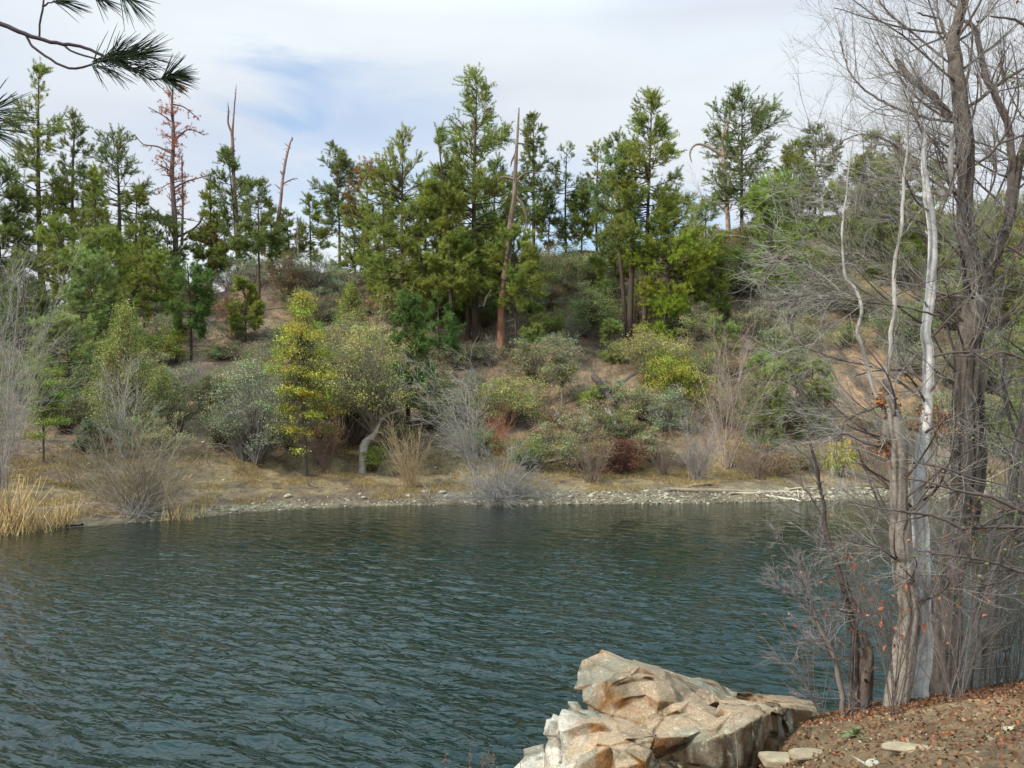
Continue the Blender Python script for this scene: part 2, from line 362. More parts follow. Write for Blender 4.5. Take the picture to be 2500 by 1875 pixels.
def build_water():
    rng = np.random.default_rng(5)
    inv = np.linspace(1 / 6.5, 1 / 60, 960); d = 1 / inv; u = np.linspace(-1.25, 1.25, 1300)
    Ug, Dg = np.meshgrid(u, d); X = Ug * Dg; Z = np.zeros_like(X)
    dd = np.gradient(d)[:, None]
    wx = X + .35 * noise3(X * .5, Dg * .5, 3); wy = Dg + .35 * noise3(X * .5, Dg * .5, 9)
    for i in range(60):
        lam = .22 * (1.25 / .22) ** rng.uniform() ; a = math.radians(33 + rng.normal() * 20); k = 2 * math.pi / lam
        kx, ky = math.sin(a) * k, math.cos(a) * k
        slope = .056 * (1 if lam < .9 else .7)
        fade = np.clip(lam / (np.abs(dd) * 2.5) - .5, 0, 1)
        Z += slope / k * np.sin(kx * wx + ky * wy + rng.uniform(0, 6.28)) * fade * np.clip(.55 + .9 * noise3(X * .16 + i * 3, Dg * .16, i), .1, 1.4)
    s = np.interp(Ug, U_S, D_S)
    Z *= np.clip((s - Dg + 1) / 27, .10, 1)
    B = MB(); B.add(np.stack([X, Dg, Z], -1), (.02, .04, .04), quads=grid_faces(len(d), len(u)))
    tag(B.build('water', M_WATER, smooth=True), kind='structure')
build_water()

# ------------------------------------------------------------------ landmarks for telling labels
used_labels = {}

# ------------------------------------------------------------------ pines on the hillside
GREEN = lin((142, 150, 68)); DARKG = lin((120, 130, 68)); LIGHTG = lin((144, 158, 88)); BRIGHT = lin((156, 168, 60)); BLUEG = lin((128, 144, 88)); RUST = lin((150, 100, 58)); DEADN = lin((176, 112, 78))
BARKD = lin((70, 58, 50)); BARKR = lin((150, 92, 64)); BARKG = lin((120, 112, 104))
def pine(label, top, base, width, cb, col, seed, dens=1., bark=BARKD, tw=.0115, sparse=False, topcol=None, shape='cone', Yoff=0, group='pines on the far hillside', name='pine_tree', extra_trunk=None, tuft=.34):
    rng = np.random.default_rng(seed)
    b = hill_at(*base) if Yoff == 0 else None
    if b is None:
        b = hill_at(*base); Y = b[1] + Yoff; u = (base[0] - 1250) / F; b = np.array([u * Y, Y, float(far_h(u, Y))])
    T = pt(top[0], top[1], b[1]); H = T[2] - b[2]; m2 = b[1] / F; Wd = width * m2
    o = empty(name, b, label, 'tree', group)
    n = 24; t = np.linspace(0, 1, n)[:, None]
    bow = np.array([rng.normal() * .012 * H, rng.normal() * .01 * H, 0])
    P = b + (T - b) * t + bow * np.sin(t * math.pi) + np.array([0, 0, -.25]) * (1 - t)
    R = H * tw * (1 - t[:, 0]) ** .8 + .02; R[0] *= 1.25
    Bt = MB(); tubes(Bt, P, R, 9, bark, bark=.012, bs=(9, 1.5))
    if extra_trunk:
        for (q0, q1, wpx) in extra_trunk:
            a0 = pt(q0[0], q0[1], b[1] + .3); a1 = pt(q1[0], q1[1], b[1] + .3); tt = np.linspace(0, 1, 10)[:, None]
            tubes(Bt, a0 + (a1 - a0) * tt, np.linspace(wpx, wpx * .35, 10) / 2 * m2, 8, bark, bark=.01, bs=(9, 1.5))
    Bt.build('trunk', M_BARK, o, True)
    ch = 1 - cb
    nb = int(max(24, H * ch * 7.2 * dens)); h = cb + ch * (1 - (1 - rng.uniform(0, 1, nb)) ** .9) * .985
    v = (h - cb) / ch
    if shape == 'cone': prof = np.interp(v, [0, .12, .3, .6, .85, 1], [.55, .95, 1, .68, .36, .10])
    elif shape == 'round': prof = np.interp(v, [0, .2, .5, .8, .93, 1], [.55, .9, 1, .78, .5, .22])
    elif shape == 'irreg': prof = np.interp(v, [0, .15, .35, .5, .7, .88, 1], [.8, .5, 1, .62, .8, .4, .15])
    else: prof = np.interp(v, [0, .3, .7, 1], [.9, 1, .7, .15])
    lobe = .95 + .25 * np.sin(h * H * 1.1 + rng.uniform(0, 6))
    ln = 1.12 * Wd * prof * rng.uniform(.72, 1.18, nb) * lobe + .15
    az = rng.uniform(0, 6.283, nb); el = np.radians(np.interp(v, [0, .4, .8, 1], [-14, 8, 34, 62]) + rng.normal(size=nb) * 9)
    f = h * (n - 1); i0 = np.clip(f.astype(int), 0, n - 2); st = P[i0] + (P[i0 + 1] - P[i0]) * (f - i0)[:, None]
    dr = np.stack([np.cos(az) * np.cos(el), np.sin(az) * np.cos(el), np.sin(el)], 1)
    pts = [st]; p = st; cd = dr
    for j in range(6):
        cd = nrm(cd + np.array([0, 0, .10 if j > 1 else -.02]) + rng.normal(size=(nb, 3)) * .09); p = p + cd * (ln / 6)[:, None]; pts.append(p)
    BP = np.stack(pts, 1); BR = (.012 + .011 * ln)[:, None] * np.linspace(1, .3, 7)[None]
    Bb = MB(); tubes(Bb, BP, BR, 4, bark * .9)
    ns = int(nb * 11.0 * min(1.15, max(.8, dens)))
    SP, SR = grow(rng, BP, BR, ns, (.35, .98), (.4, .36 * Wd + .5), (22, 66), .08, .10, 4, .6, .008, fall=.35)
    tubes(Bb, SP, SR, 3, bark * .9)
    # some bare dead snags below the crown
    nd_ = 7; hh = rng.uniform(min(max(.12, cb - .25), cb), cb + .05, nd_); f = hh * (n - 1); i0 = f.astype(int); st = P[i0]
    aa = rng.uniform(0, 6.28, nd_); dd = np.stack([np.cos(aa), np.sin(aa), rng.uniform(-.3, .25, nd_)], 1); l = rng.uniform(.2, .6, nd_) * Wd
    DP = st[:, None] + dd[:, None] * (l[:, None] * np.linspace(0, 1, 4)[None])[..., None] + rng.normal(size=(nd_, 4, 3)) * .06 * np.linspace(0, 1, 4)[None, :, None]
    tubes(Bb, DP, np.linspace(.03, .008, 4)[None].repeat(nd_, 0), 3, lin((110, 100, 92)))
    Bb.build('branches', M_TWIG, o)
    C = np.concatenate([SP[:, 1], SP[:, 2], SP[:, 3], (SP[:, 1] + SP[:, 2]) / 2, (SP[:, 2] + SP[:, 3]) / 2, BP[:, 6], BP[:, 5]]); A = np.concatenate([SP[:, 2] - SP[:, 1], SP[:, 3] - SP[:, 2], SP[:, 3] - SP[:, 2], SP[:, 2] - SP[:, 1], SP[:, 3] - SP[:, 2], BP[:, 6] - BP[:, 5], BP[:, 5] - BP[:, 4]])
    A = nrm(nrm(A) + np.array([0, 0, .35]))
    tp = P[-1][None] + np.array([[0, 0, 0], [0, 0, -.2], [0, 0, -.45], [0, 0, .12]]); C = np.concatenate([C, tp]); A = np.concatenate([A, np.tile([[0, 0, 1.]], (4, 1))])
    keep = rng.uniform(size=len(C)) < (.42 if sparse else .92); C = C[keep]; A = A[keep]
    c = np.broadcast_to(col, (len(C), 3)).copy()
    # older inner needles are duller, new tips yellower; whole boughs differ a little
    c *= .92 + .30 * noise3(C[:, 0] * .9, C[:, 1] * .9, C[:, 2] * .9 + seed)[:, None]
    c[:, 0] *= 1 + .18 * noise3(C[:, 0] * .5 + 9, C[:, 1] * .5, C[:, 2] * .6)
    if topcol is not None:
        w = np.clip((C[:, 2] - b[2]) / H * 2.2 - 1.2 + rng.normal(size=len(C)) * .25, 0, 1)[:, None]; c = c * (1 - w) + topcol * w
    Bn = MB(); needles(Bn, C, A, np.full(len(C), tuft * .80), 12, .78, .033, c[:, None, :], rng, .20)
    Bn.build('crown', M_NEEDLE, o)
    return o

PINES = [
 # label, top, base, halfwidth, crown base, colour, dens, kwargs
 ('tall open-crowned ponderosa pine standing highest at the left end of the skyline', (95, 172), (110, 820), 74, .30, GREEN, .8, dict(shape='irreg', tw=.013, sparse=False)),
 ('slim knobbly-topped pine directly right of the highest left-end pine', (184, 276), (190, 790), 58, .28, DARKG, .85, dict(shape='cone')),
 ('dense dark pine with blunt top, left neighbour of the rust-needled dead pine', (284, 343), (286, 692), 80, .24, DARKG, 1., dict(shape='round', tw=.016)),
 ('dark green pine cut by the left edge of the photo', (-18, 400), (12, 850), 66, .2, DARKG, 1., dict(shape='round')),
 ('thin-trunked pine squeezed between the two tall pines at left', (128, 420), (131, 812), 46, .35, GREEN, .8, dict(tw=.012)),
 ('shorter pine with layered boughs left of the rust-needled dead pine', (345, 560), (352, 800), 62, .2, GREEN, 1., dict(shape='round')),
 ('green bushy pine wrapped round the foot of the forked-tip snag', (556, 376), (583, 628), 68, .12, DARKG, 1.1, dict(shape='irreg')),
 ('thin-stemmed pine with dark bare lower trunk on the slope below the forked-tip snag', (630, 462), (634, 762), 48, .47, DARKG, 1.1, dict(shape='round', tw=.010)),
 ('small skyline pine beside the foot of the curved leaning snag', (655, 495), (660, 652), 28, .3, DARKG, 1., dict()),
 ('dark upright pine alone against the sky right of the curved leaning snag', (818, 367), (829, 660), 62, .38, DARKG, 1.15, dict(shape='irreg', tw=.011)),
 ('small pale pine low on the skyline between the leaning snag and the lone dark pine', (755, 478), (757, 645), 40, .2, GREEN, .9, dict(Yoff=2)),
 ('olive pine with a rusty brown dying top', (896, 406), (903, 738), 58, .3, lin((112, 118, 62)), .85, dict(topcol=RUST, shape='round')),
 ('broad soft-green pine with upcurved left boughs, left of the tallest pine', (985, 350), (992, 850), 98, .18, GREEN, 1.05, dict(shape='round')),
 ('narrow pine peering over the broad soft-green pine and the tallest pine', (1068, 326), (1103, 888), 58, .25, GREEN, 1., dict(shape='cone')),
 ('tallest pine of the hillside, pointed crown at the centre of the skyline', (1165, 192), (1162, 832), 112, .22, GREEN, 1.25, dict(shape='cone', tw=.0125, extra_trunk=[((1142, 838), (1146, 600), 13)])),
 ('small pine with low fan-shaped boughs in front of the tallest pine', (1075, 610), (1092, 800), 78, .25, LIGHTG, 1.1, dict(shape='round')),
 ('slim pine whose round crown screens the middle of the red-barked snag', (1254, 575), (1264, 884), 62, .5, GREEN, 1.7, dict(shape='round', tw=.009)),
 ('dark slender pine immediately right of the red-barked snag', (1303, 286), (1303, 640), 52, .28, DARKG, 1.05, dict(shape='cone')),
 ('dark low pine on the ridge right of the leaning grey limb', (1345, 478), (1338, 635), 44, .25, DARKG, 1.1, dict()),
 ('sparse pale see-through pine, first of the two thin ones right of the snag', (1384, 366), (1382, 600), 44, .2, BLUEG, .75, dict(shape='round', sparse=True)),
 ('thin ridge pine with a round clump of needles halfway down its stem', (1460, 360), (1457, 606), 42, .2, GREEN, .85, dict(shape='irreg')),
 ('big twin-topped pine on two bare parallel trunks', (1592, 245), (1572, 830), 100, .38, GREEN, 1.35, dict(shape='cone', tw=.0105, extra_trunk=[((1536, 830), (1552, 420), 16)])),
 ('second lower leader of dark needles left of the twin-topped pine tip', (1512, 330), (1534, 826), 62, .42, BLUEG, .9, dict(shape='round', tw=.010)),
 ('bright yellow-green pine with drooping low boughs in front of the twin-topped pine', (1655, 480), (1620, 832), 82, .10, BRIGHT, 1.4, dict(shape='round', tw=.010)),
 ('ragged tall pine beside the pale dead trunk with a hooked limb', (1812, 236), (1811, 562), 104, .18, DARKG, 1.35, dict(shape='irreg', tw=.013)),
 ('bright green cone-shaped pine below the ragged tall pine', (1890, 442), (1887, 790), 92, .30, lin((134, 156, 58)), 1.3, dict(shape='cone', tw=.010)),
 ('dark skyline pine at the left tips of the bare branches', (1992, 318), (1990, 540), 50, .15, DARKG, 1.1, dict(shape='round')),
 ('squat dark pine on the ridge behind the bare branches', (2094, 398), (2092, 560), 52, .1, DARKG, 1.1, dict()),
 ('tall narrow pine half hidden behind the pale thin stems', (2192, 345), (2190, 620), 52, .2, GREEN, 1., dict()),
 ('dark pine showing behind the white dead trunk', (2275, 400), (2280, 700), 62, .15, GREEN, 1., dict()),
 ('green pine behind the forked cottonwood trunks at the right', (2445, 470), (2440, 820), 80, .12, GREEN, 1., dict()),
 ('soft light-green young pine, upper one of the pale pair at left', (216, 632), (236, 930), 74, .12, LIGHTG, 1.3, dict(shape='round', tw=.009)),
 ('soft light-green young pine, lower one of the pale pair at left', (160, 800), (176, 1015), 70, .15, LIGHTG, 1.3, dict(shape='round', tw=.009)),
 ('light green young pine right beside the upper pale young pine', (270, 690), (276, 900), 48, .12, LIGHTG, 1.2, dict(shape='round', tw=.009)),
 ('narrow deep-green pine with a bare black stem, below the rust-needled dead pine', (458, 650), (467, 880), 52, .30, lin((108, 132, 66)), 1.3, dict(shape='irreg', tw=.011)),
 ('young pine with two tiers of boughs just right of the pale young pines', (380, 625), (383, 812), 42, .25, GREEN, 1.2, dict(shape='irreg')),
 ('small rounded pine left of the narrow deep-green pine', (318, 610), (322, 780), 46, .2, GREEN, 1.1, dict()),
 ('fluffy bright young pine above the right end of the beach', (1868, 898), (1862, 1085), 58, .06, lin((146, 160, 84)), 1.5, dict(shape='round', tw=.009)),
 ('fluffy young pine seen behind the slender dark sapling', (1984, 900), (1984, 1062), 46, .06, lin((142, 154, 84)), 1.4, dict(shape='round', tw=.009)),
 ('dark narrow pine behind the pale-trunked oak', (1000, 735), (998, 1052), 52, .24, lin((102, 128, 62)), 1.3, dict(shape='round', tw=.014)),
 ('spindly pine with one low bough on the open slope below the broad soft-green pine', (1070, 720), (1076, 912), 40, .35, lin((100, 132, 66)), .9, dict(tw=.009, shape='irreg')),
 ('small ridge pine left of the lone dark upright pine', (700, 520), (712, 660), 34, .25, DARKG, 1., dict()),
 ('low rust-tinged pine next to the foot of the rust-needled dead pine', (520, 545), (505, 668), 38, .15, lin((130, 118, 64)), 1., dict()),
 ('tiny blue-green pine sapling on the slope left of the big bare thicket', (218, 1042), (218, 1108), 20, .05, lin((104, 122, 88)), 1.6, dict(tw=.012, tuft=.2)),
 # further pines that close the canopy
 ('leafy mid-height pine filling the gap right of the rusty-topped pine', (936, 470), (944, 765), 62, .15, GREEN, 1.1, dict(shape='round')),
 ('mid-height pine whose tip ends just left below the narrow peering pine', (1040, 452), (1050, 790), 64, .15, GREEN, 1.1, dict(shape='cone')),
 ('pine pressed against the left flank of the tallest pine', (1112, 392), (1122, 770), 60, .15, GREEN, 1.1, dict(shape='cone')),
 ('mid-height pine between the tallest pine and the red-barked snag', (1214, 395), (1206, 730), 56, .15, DARKG, 1.1, dict(shape='irreg')),
 ('low spreading pine at the right foot of the tallest pine', (1186, 560), (1190, 775), 74, .12, LIGHTG, 1.2, dict(shape='round')),
 ('small pine tucked under the left side of the rusty-topped pine', (858, 520), (866, 700), 46, .15, GREEN, 1., dict(shape='round')),
 ('small ridge pine left of the thin one with the round needle clump', (1423, 440), (1420, 612), 38, .12, GREEN, 1., dict()),
 ('short ridge pine left of the second dark leader', (1496, 452), (1498, 640), 46, .12, BLUEG, 1., dict(shape='round')),
 ('low pine between the two bare parallel trunks and the open slope', (1508, 585), (1500, 745), 52, .12, GREEN, 1.1, dict(shape='round')),
 ('mid-height pine right of the bright drooping pine', (1722, 505), (1716, 700), 58, .12, GREEN, 1.1, dict(shape='round')),
 ('dark pine low between the ragged tall pine and the bright cone-shaped pine', (1846, 470), (1846, 690), 54, .12, DARKG, 1.1, dict()),
 ('ridge pine right behind the bright cone-shaped pine', (1944, 425), (1942, 620), 50, .12, DARKG, 1.1, dict(shape='round')),
 ('pine at the left edge, below the dark cut-off pine tip', (42, 470), (50, 850), 58, .15, DARKG, 1.1, dict(shape='irreg')),
 ('pine in the gap between the knobbly-topped and the blunt-topped pines', (232, 420), (236, 800), 52, .15, GREEN, 1., dict(shape='cone')),
 ('mid-green pine low in front of the two tallest left pines', (146, 560), (152, 880), 62, .12, GREEN, 1.2, dict(shape='round')),
 ('dark low pine at far left above the tall hazy willow', (58, 640), (66, 905), 58, .12, DARKG, 1.2, dict(shape='round')),
 ('small pine right of the blunt-topped dark pine', (334, 470), (338, 745), 46, .15, GREEN, 1., dict(shape='irreg')),
 ('low pine directly at the foot of the rust-needled dead pine', (404, 545), (408, 725), 46, .12, DARKG, 1.1, dict(shape='round')),
 ('slim pine left of the forked-tip snag', (512, 450), (516, 655), 34, .15, GREEN, 1., dict()),
 ('young green pine between the blunt-topped pine and the pale young pines', (252, 575), (258, 860), 56, .12, GREEN, 1.2, dict(shape='round')),
 ('ridge pine among the left bare branch tips', (2040, 455), (2038, 630), 46, .1, GREEN, 1., dict()),
 ('pine seen between the pale thin stems', (2150, 470), (2150, 700), 56, .1, DARKG, 1., dict(shape='round')),
 ('full green ridge pine left of the pale stems', (2128, 330), (2126, 580), 62, .1, GREEN, 1.3, dict(shape='cone')),
 ('full green pine on the ridge between the hooked-limb trunk and the bare branches', (1935, 350), (1936, 590), 56, .1, GREEN, 1.3, dict(shape='cone')),
 ('young pine alone on the open brown slope below the twin-topped pine', (1492, 800), (1494, 880), 26, .1, LIGHTG, 1.4, dict(shape='round', tuft=.28)),
 ('small young pine low on the slope right of the flat-topped oak', (1760, 800), (1762, 900), 36, .1, LIGHTG, 1.4, dict(shape='round')),
 ('slim young pine on the slope left of the upright grey-green oak', (1296, 742), (1300, 884), 34, .15, LIGHTG, 1.3, dict(shape='round')),
 ('young pine standing before the dark thin-stemmed pine, below the forked-tip snag', (596, 702), (600, 832), 36, .2, GREEN, 1.3, dict(shape='round')),
 ('young pine between the twin-topped pine and the bright cone-shaped pine', (1738, 640), (1742, 792), 46, .15, GREEN, 1.2, dict(shape='round')),
 ('low pine behind the trunk of the tallest cottonwood', (2372, 500), (2372, 790), 66, .1, GREEN, 1., dict(shape='round')),
]
for i, (lb, top, base, w, cb, col, dens, kw) in enumerate(PINES):
    pine(lb, top, base, w, cb, col, 100 + i, dens, **kw)

# ------------------------------------------------------------------ dead trees on the hillside
def snag(label, stem, col, seed, limbs=(), nauto=14, alen=(.4, 1.4), base=None, name='dead_tree', dead_needles=0, stem2=(), up=.05, lowcol=None, mat=None, lim_t=(.25, .97), twigmul=3):
    rng = np.random.default_rng(seed)
    b = hill_at(*(base or stem[0][:2])); Y = b[1]
    P, R = traced(stem, Y, .35); R = R * .85
    P[0] = P[0] - np.array([0, 0, .3])
    o = empty(name, b, label, 'dead tree')
    cc = col
    B = MB()
    if lowcol is not None:
        w = np.clip(1.5 - 3.4 * np.linspace(0, 1, len(P)), 0, 1)[:, None]
        ccc = lowcol * w + col * (1 - w); tubes(B, P, R, 20, col, bark=.05, bs=(9, .8))
        B.c[-1] = B.c[-1] / np.asarray(col) * np.repeat(ccc, 20, 0)
    else: tubes(B, P, R, 12, col, bark=.03, bs=(10, .9))
    B.build('trunk', mat or M_BARK, o, True)
    B = MB(); LP = []; 
    P2, R2 = resample(P, R, 20)
    for st in stem2:
        q, r = traced(st, Y, .3); tubes(B, q, r, 6, col, bark=.006); a, b_ = resample(q, r, 20); LP.append((a, b_))
    for l in limbs:
        q, r = traced(l, Y, .2); tubes(B, q, r, 6, col); a, b_ = resample(q, r, 20); LP.append((a, b_))
    allP = np.stack([P2] + [a for a, _ in LP]); allR = np.stack([R2] + [b_ for _, b_ in LP])
    if nauto:
        GP, GR = grow(rng, allP[:1], allR[:1], nauto, lim_t, alen, (45, 95), up, .16, 6, .30, .012, fall=.45)
        tubes(B, GP, GR, 4, col)
        gp = np.concatenate([GP, np.stack([resample(a, b_, 6)[0] for a, b_ in LP])]) if LP else GP
        gr = np.concatenate([GR, np.stack([resample(a, b_, 6)[1] for a, b_ in LP])]) if LP else GR
        G2, R2_ = grow(rng, gp, gr, nauto * twigmul, (.3, 1), (alen[0] * .4, alen[1] * .5), (25, 70), up, .15, 4, .55, .007)
        tubes(B, G2, R2_, 3, col)
        B.build('branches', M_TWIG, o)
        if dead_needles:
            G3 = np.concatenate([G2, GP[:, -4:]]); k = rng.integers(len(G3), size=dead_needles); m = rng.integers(1, 4, dead_needles)
            C = G3[k, m]; A = nrm(rng.normal(size=(dead_needles, 3)) + np.array([0, 0, .4]))
            Bn = MB(); needles(Bn, C, A, np.full(dead_needles, .26), 9, .8, .028, DEADN, rng, .2); Bn.build('dead_needles', M_NEEDLE, o)
    elif B.n: B.build('branches', M_TWIG, o)
    return o
DB = lin((92, 76, 70)); PALE = lin((176, 164, 150)); GREYD = lin((140, 130, 124))
snag('tall dead pine still holding rust-coloured needles', [(430, 652, 15), (427, 540, 14), (420, 430, 12), (424, 330, 9), (420, 260, 6), (423, 196, 2)], lin((98, 80, 74)), 301,
     limbs=[((428, 590, 6), (405, 540, 5), (375, 512, 4), (362, 500, 2)), ((430, 580, 6), (470, 560, 5), (490, 540, 4), (500, 520, 2)), ((424, 460, 5), (450, 445, 4), (480, 436, 3), (510, 428, 2)),
            ((420, 375, 5), (385, 358, 4), (350, 352, 3), (328, 328, 2)), ((422, 350, 5), (440, 330, 4), (462, 316, 3), (500, 330, 2)), ((422, 300, 4), (395, 280, 3), (362, 262, 2)), ((424, 255, 4), (450, 262, 3), (485, 290, 2))],
     nauto=74, alen=(1.2, 3.0), dead_needles=1500, stem2=[((444, 600, 7), (446, 500, 5), (444, 380, 3))], twigmul=4)
snag('forked-tip snag with twin broken spires above a green pine', [(583, 640, 12), (578, 540, 11), (570, 420, 9), (568, 350, 8), (566, 322, 7)], lin((112, 90, 82)), 302,
     limbs=[((566, 325, 6), (557, 300, 5), (558, 272, 4), (556, 250, 1))], stem2=[((567, 330, 7), (570, 290, 4), (574, 240, 3), (577, 208, 1))], nauto=24, alen=(.35, 1.0), lim_t=(.45, 1), twigmul=2)
snag('curved leaning snag with short bare arms between sky gaps', [(678, 602, 11), (676, 560, 10), (684, 500, 9), (690, 440, 7), (698, 390, 6), (708, 350, 4), (714, 335, 2)], lin((132, 104, 94)), 303,
     limbs=[((692, 448, 4), (712, 438, 3), (728, 436, 1.5)), ((688, 465, 4), (677, 455, 3), (670, 449, 1)), ((709, 362, 3), (698, 352, 2), (694, 349, 1)), ((690, 430, 3), (684, 418, 2)), ((712, 345, 3), (715, 338, 2), (711, 334, 1))], nauto=26, alen=(.3, 1.0), twigmul=2)
snag('tall broken snag with peeling red bark on its lower trunk', [(1222, 864, 22), (1223, 780, 20), (1230, 690, 18), (1242, 593, 15), (1247, 530, 12), (1256, 480, 12), (1258, 419, 9), (1263, 340, 6), (1265, 300, 4), (1267, 263, 2)], lin((112, 96, 84)), 304,
     limbs=[((1257, 440, 8), (1240, 434, 6), (1222, 433, 4), (1214, 445, 2)), ((1258, 448, 8), (1272, 430, 6), (1290, 420, 4), (1312, 424, 2)), ((1263, 350, 5), (1285, 352, 3), (1300, 356, 2)), ((1258, 375, 6), (1249, 395, 5), (1247, 408, 2)),
            ((1256, 480, 8), (1275, 498, 8), (1282, 520, 6), (1285, 540, 3), (1272, 600, 2))], nauto=30, alen=(.3, 1.2), lowcol=lin((132, 94, 74)), twigmul=2)
snag('leaning grey bare limb propped right of the red-barked snag', [(1335, 735, 9), (1318, 690, 8), (1300, 640, 9), (1285, 585, 7), (1272, 540, 5), (1262, 528, 3)], lin((160, 150, 144)), 305,
     limbs=[((1300, 640, 5), (1290, 670, 4), (1310, 720, 3)), ((1310, 665, 4), (1335, 700, 2))], nauto=10, alen=(.5, 1.4), name='dead_limb', mat=M_PALEB)
snag('curved grey dead branch reaching left from the red-barked snag foot', [(1228, 705, 7), (1212, 704, 6), (1196, 712, 5), (1186, 730, 5), (1180, 748, 3)], lin((168, 156, 148)), 306, nauto=0, name='dead_branch', base=(1222, 862), mat=M_PALEB)
snag('pale dead trunk with a hooked limb against the sky', [(1778, 565, 14), (1776, 520, 12), (1772, 460, 9), (1768, 400, 8), (1764, 350, 6), (1768, 318, 4), (1779, 296, 2)], lin((146, 126, 108)), 307,
     limbs=[((1766, 382, 7), (1750, 371, 7), (1722, 356, 6), (1703, 352, 6), (1690, 360, 5), (1684, 376, 4), (1689, 397, 2)), ((1764, 340, 4), (1756, 312, 3), (1747, 298, 1)), ((1768, 330, 4), (1780, 300, 3), (1782, 266, 2)), ((1774, 520, 6), (1750, 500, 4), (1722, 518, 2))], nauto=10, alen=(.4, 1.1))
snag('small grey dead spire on the ridge near the lone dark pine', [(728, 620, 4), (726, 570, 3), (725, 522, 1)], lin((150, 132, 122)), 308, nauto=16, alen=(.4, .9))

# ------------------------------------------------------------------ shrubs and broad-leaved trees on the far bank
STY = {
 'olive': (lin((140, 138, 88)), .10, lin((96, 84, 74))), 'scrub': (lin((148, 144, 106)), .09, lin((110, 100, 92))), 'grey': (lin((146, 152, 120)), .09, lin((116, 110, 104))),
 'green': (lin((118, 136, 74)), .10, lin((80, 70, 60))), 'bright': (lin((134, 154, 56)), .09, lin((80, 70, 60))), 'yellow': (lin((172, 164, 54)), .11, lin((78, 70, 62))),
 'tan': (lin((160, 158, 86)), .11, lin((128, 118, 106))), 'dark': (lin((92, 102, 58)), .09, lin((80, 60, 50))), 'red': (lin((112, 66, 48)), .09, lin((110, 86, 78))), 'rusty': (lin((146, 116, 80)), .09, lin((110, 90, 80))),
 'juniper': (lin((150, 158, 72)), .10, lin((110, 90, 76)))}
for _k in STY:
    _c, _l, _b = STY[_k]; _m = {'red': .1, 'yellow': .15}.get(_k, .24); STY[_k] = (_c * (1 - _m) + lin((140, 128, 98)) * _m, _l, _b)
def leafy(label, c, w, h, sty, seed, stem=None, trunk=None, name='shrub', cat='shrub', group='shrubs on the far bank', full=1., base=None, tiers=False, lift=0.):
    """c = (px, py) of the ground under the plant, w/h = crown width and height in px"""
    rng = np.random.default_rng(seed); col, ls, bc = STY[sty]
    b = hill_at(*c); m = b[1] / F; Wm = w * m / 2; Hm = h * m; lf = lift * m
    o = empty(name, b, label, cat, group)
    K = int(max(16, 34 * full * (Wm * Hm) ** .62))
    ph = rng.uniform(0, 6.28, K); ct = rng.uniform(-.75, 1, K); rad = rng.uniform(.45, 1, K) ** .6
    st = np.sqrt(1 - ct ** 2); st = np.where(ct < 0, np.maximum(st, .8) if trunk is None else st, st); wob = 1 + .38 * np.sin(ph * 3 + seed) * np.sin(ct * 4 + seed * 1.7) + rng.normal(size=K) * .2
    if sty == 'juniper' or stem == 'cone':
        zz = rng.uniform(0.03, 1, K) ** 1.15; r_ = np.interp(zz, [0, .25, .6, 1], [.75, 1, .62, .06]) * rng.uniform(.35, 1, K) ** .5 * (1 + rng.normal(size=K) * .12)
        C = np.stack([np.cos(ph) * r_ * Wm, np.sin(ph) * r_ * Wm, zz * Hm + lf], 1)
    else:
        C = np.stack([np.cos(ph) * st * rad * wob * Wm, np.sin(ph) * st * rad * wob * Wm, (ct * rad * wob * .5 + .5) * Hm + lf], 1)
    if tiers: C[:, 2] = lf + (np.round((C[:, 2] - lf) / Hm * 7 + rng.normal(size=K) * .3) / 7 + .03 * np.sin(ph * 2 + seed)) * Hm
    C[:, 2] = np.maximum(C[:, 2], .12)
    C = C + b
    if trunk is None:
        s = np.array([b + np.array([rng.normal() * .12 * Wm, rng.normal() * .12 * Wm, -.1]) for _ in range(6)]); S0 = s[rng.integers(6, size=K)]
    else:
        TP, TR = traced(trunk, b[1], .15); TP[0] -= [0, 0, .2]; S0 = TP[rng.integers(len(TP) // 2, len(TP), K)]
        Bt = MB(); tubes(Bt, TP, TR, 9, bc if sty not in ('tan',) else lin((150, 142, 130)), bark=.01); Bt.build('trunk', M_BARK, o, True)
    t = np.linspace(0, 1, 6)[None, :, None]; mid = (S0 + C) / 2 + rng.normal(size=(K, 3)) * .12 * Wm + np.array([0, 0, .12 * Hm])
    BP = S0[:, None] * (1 - t) ** 2 + 2 * mid[:, None] * t * (1 - t) + C[:, None] * t ** 2
    r0 = .008 + .010 * Wm
    Bb = MB(); tubes(Bb, BP, (r0 * np.linspace(1, .25, 6))[None].repeat(K, 0), 4, bc)
    TPs, TRs = grow(rng, BP, (r0 * np.linspace(1, .3, 6))[None].repeat(K, 0), K * 5, (.45, 1), (.2, .3 + .22 * Wm), (25, 75), .08, .12, 4, .5, .006)
    tubes(Bb, TPs, TRs, 3, bc * 1.1); Bb.build('branches', M_TWIG, o)
    cs = .16 + .13 * Wm; nl = int(min(19000, 600 * full * (Wm * Hm) ** .9 * 4.2 * (.1 / ls) ** 2 * 1.0 + 400))
    k = rng.integers(K, size=nl); Lc = C[k] + rng.normal(size=(nl, 3)) * cs * np.array([1, 1, .5 if sty != 'juniper' else 1.1]) * .62
    n2 = nl // 4; kk = rng.integers(len(TPs), size=n2); Lc[:n2] = TPs[kk, rng.integers(1, 4, n2)] + rng.normal(size=(n2, 3)) * .06
    cc = np.broadcast_to(col, (nl, 3)) * (1 + .2 * rng.normal(size=(K, 1)))[k] * (1 + .12 * rng.normal(size=(K, 3)))[k]
    if sty == 'yellow': g = rng.uniform(size=K)[k][:, None] < .35; cc = np.where(g, cc * np.array([.72, .95, .9]), cc)
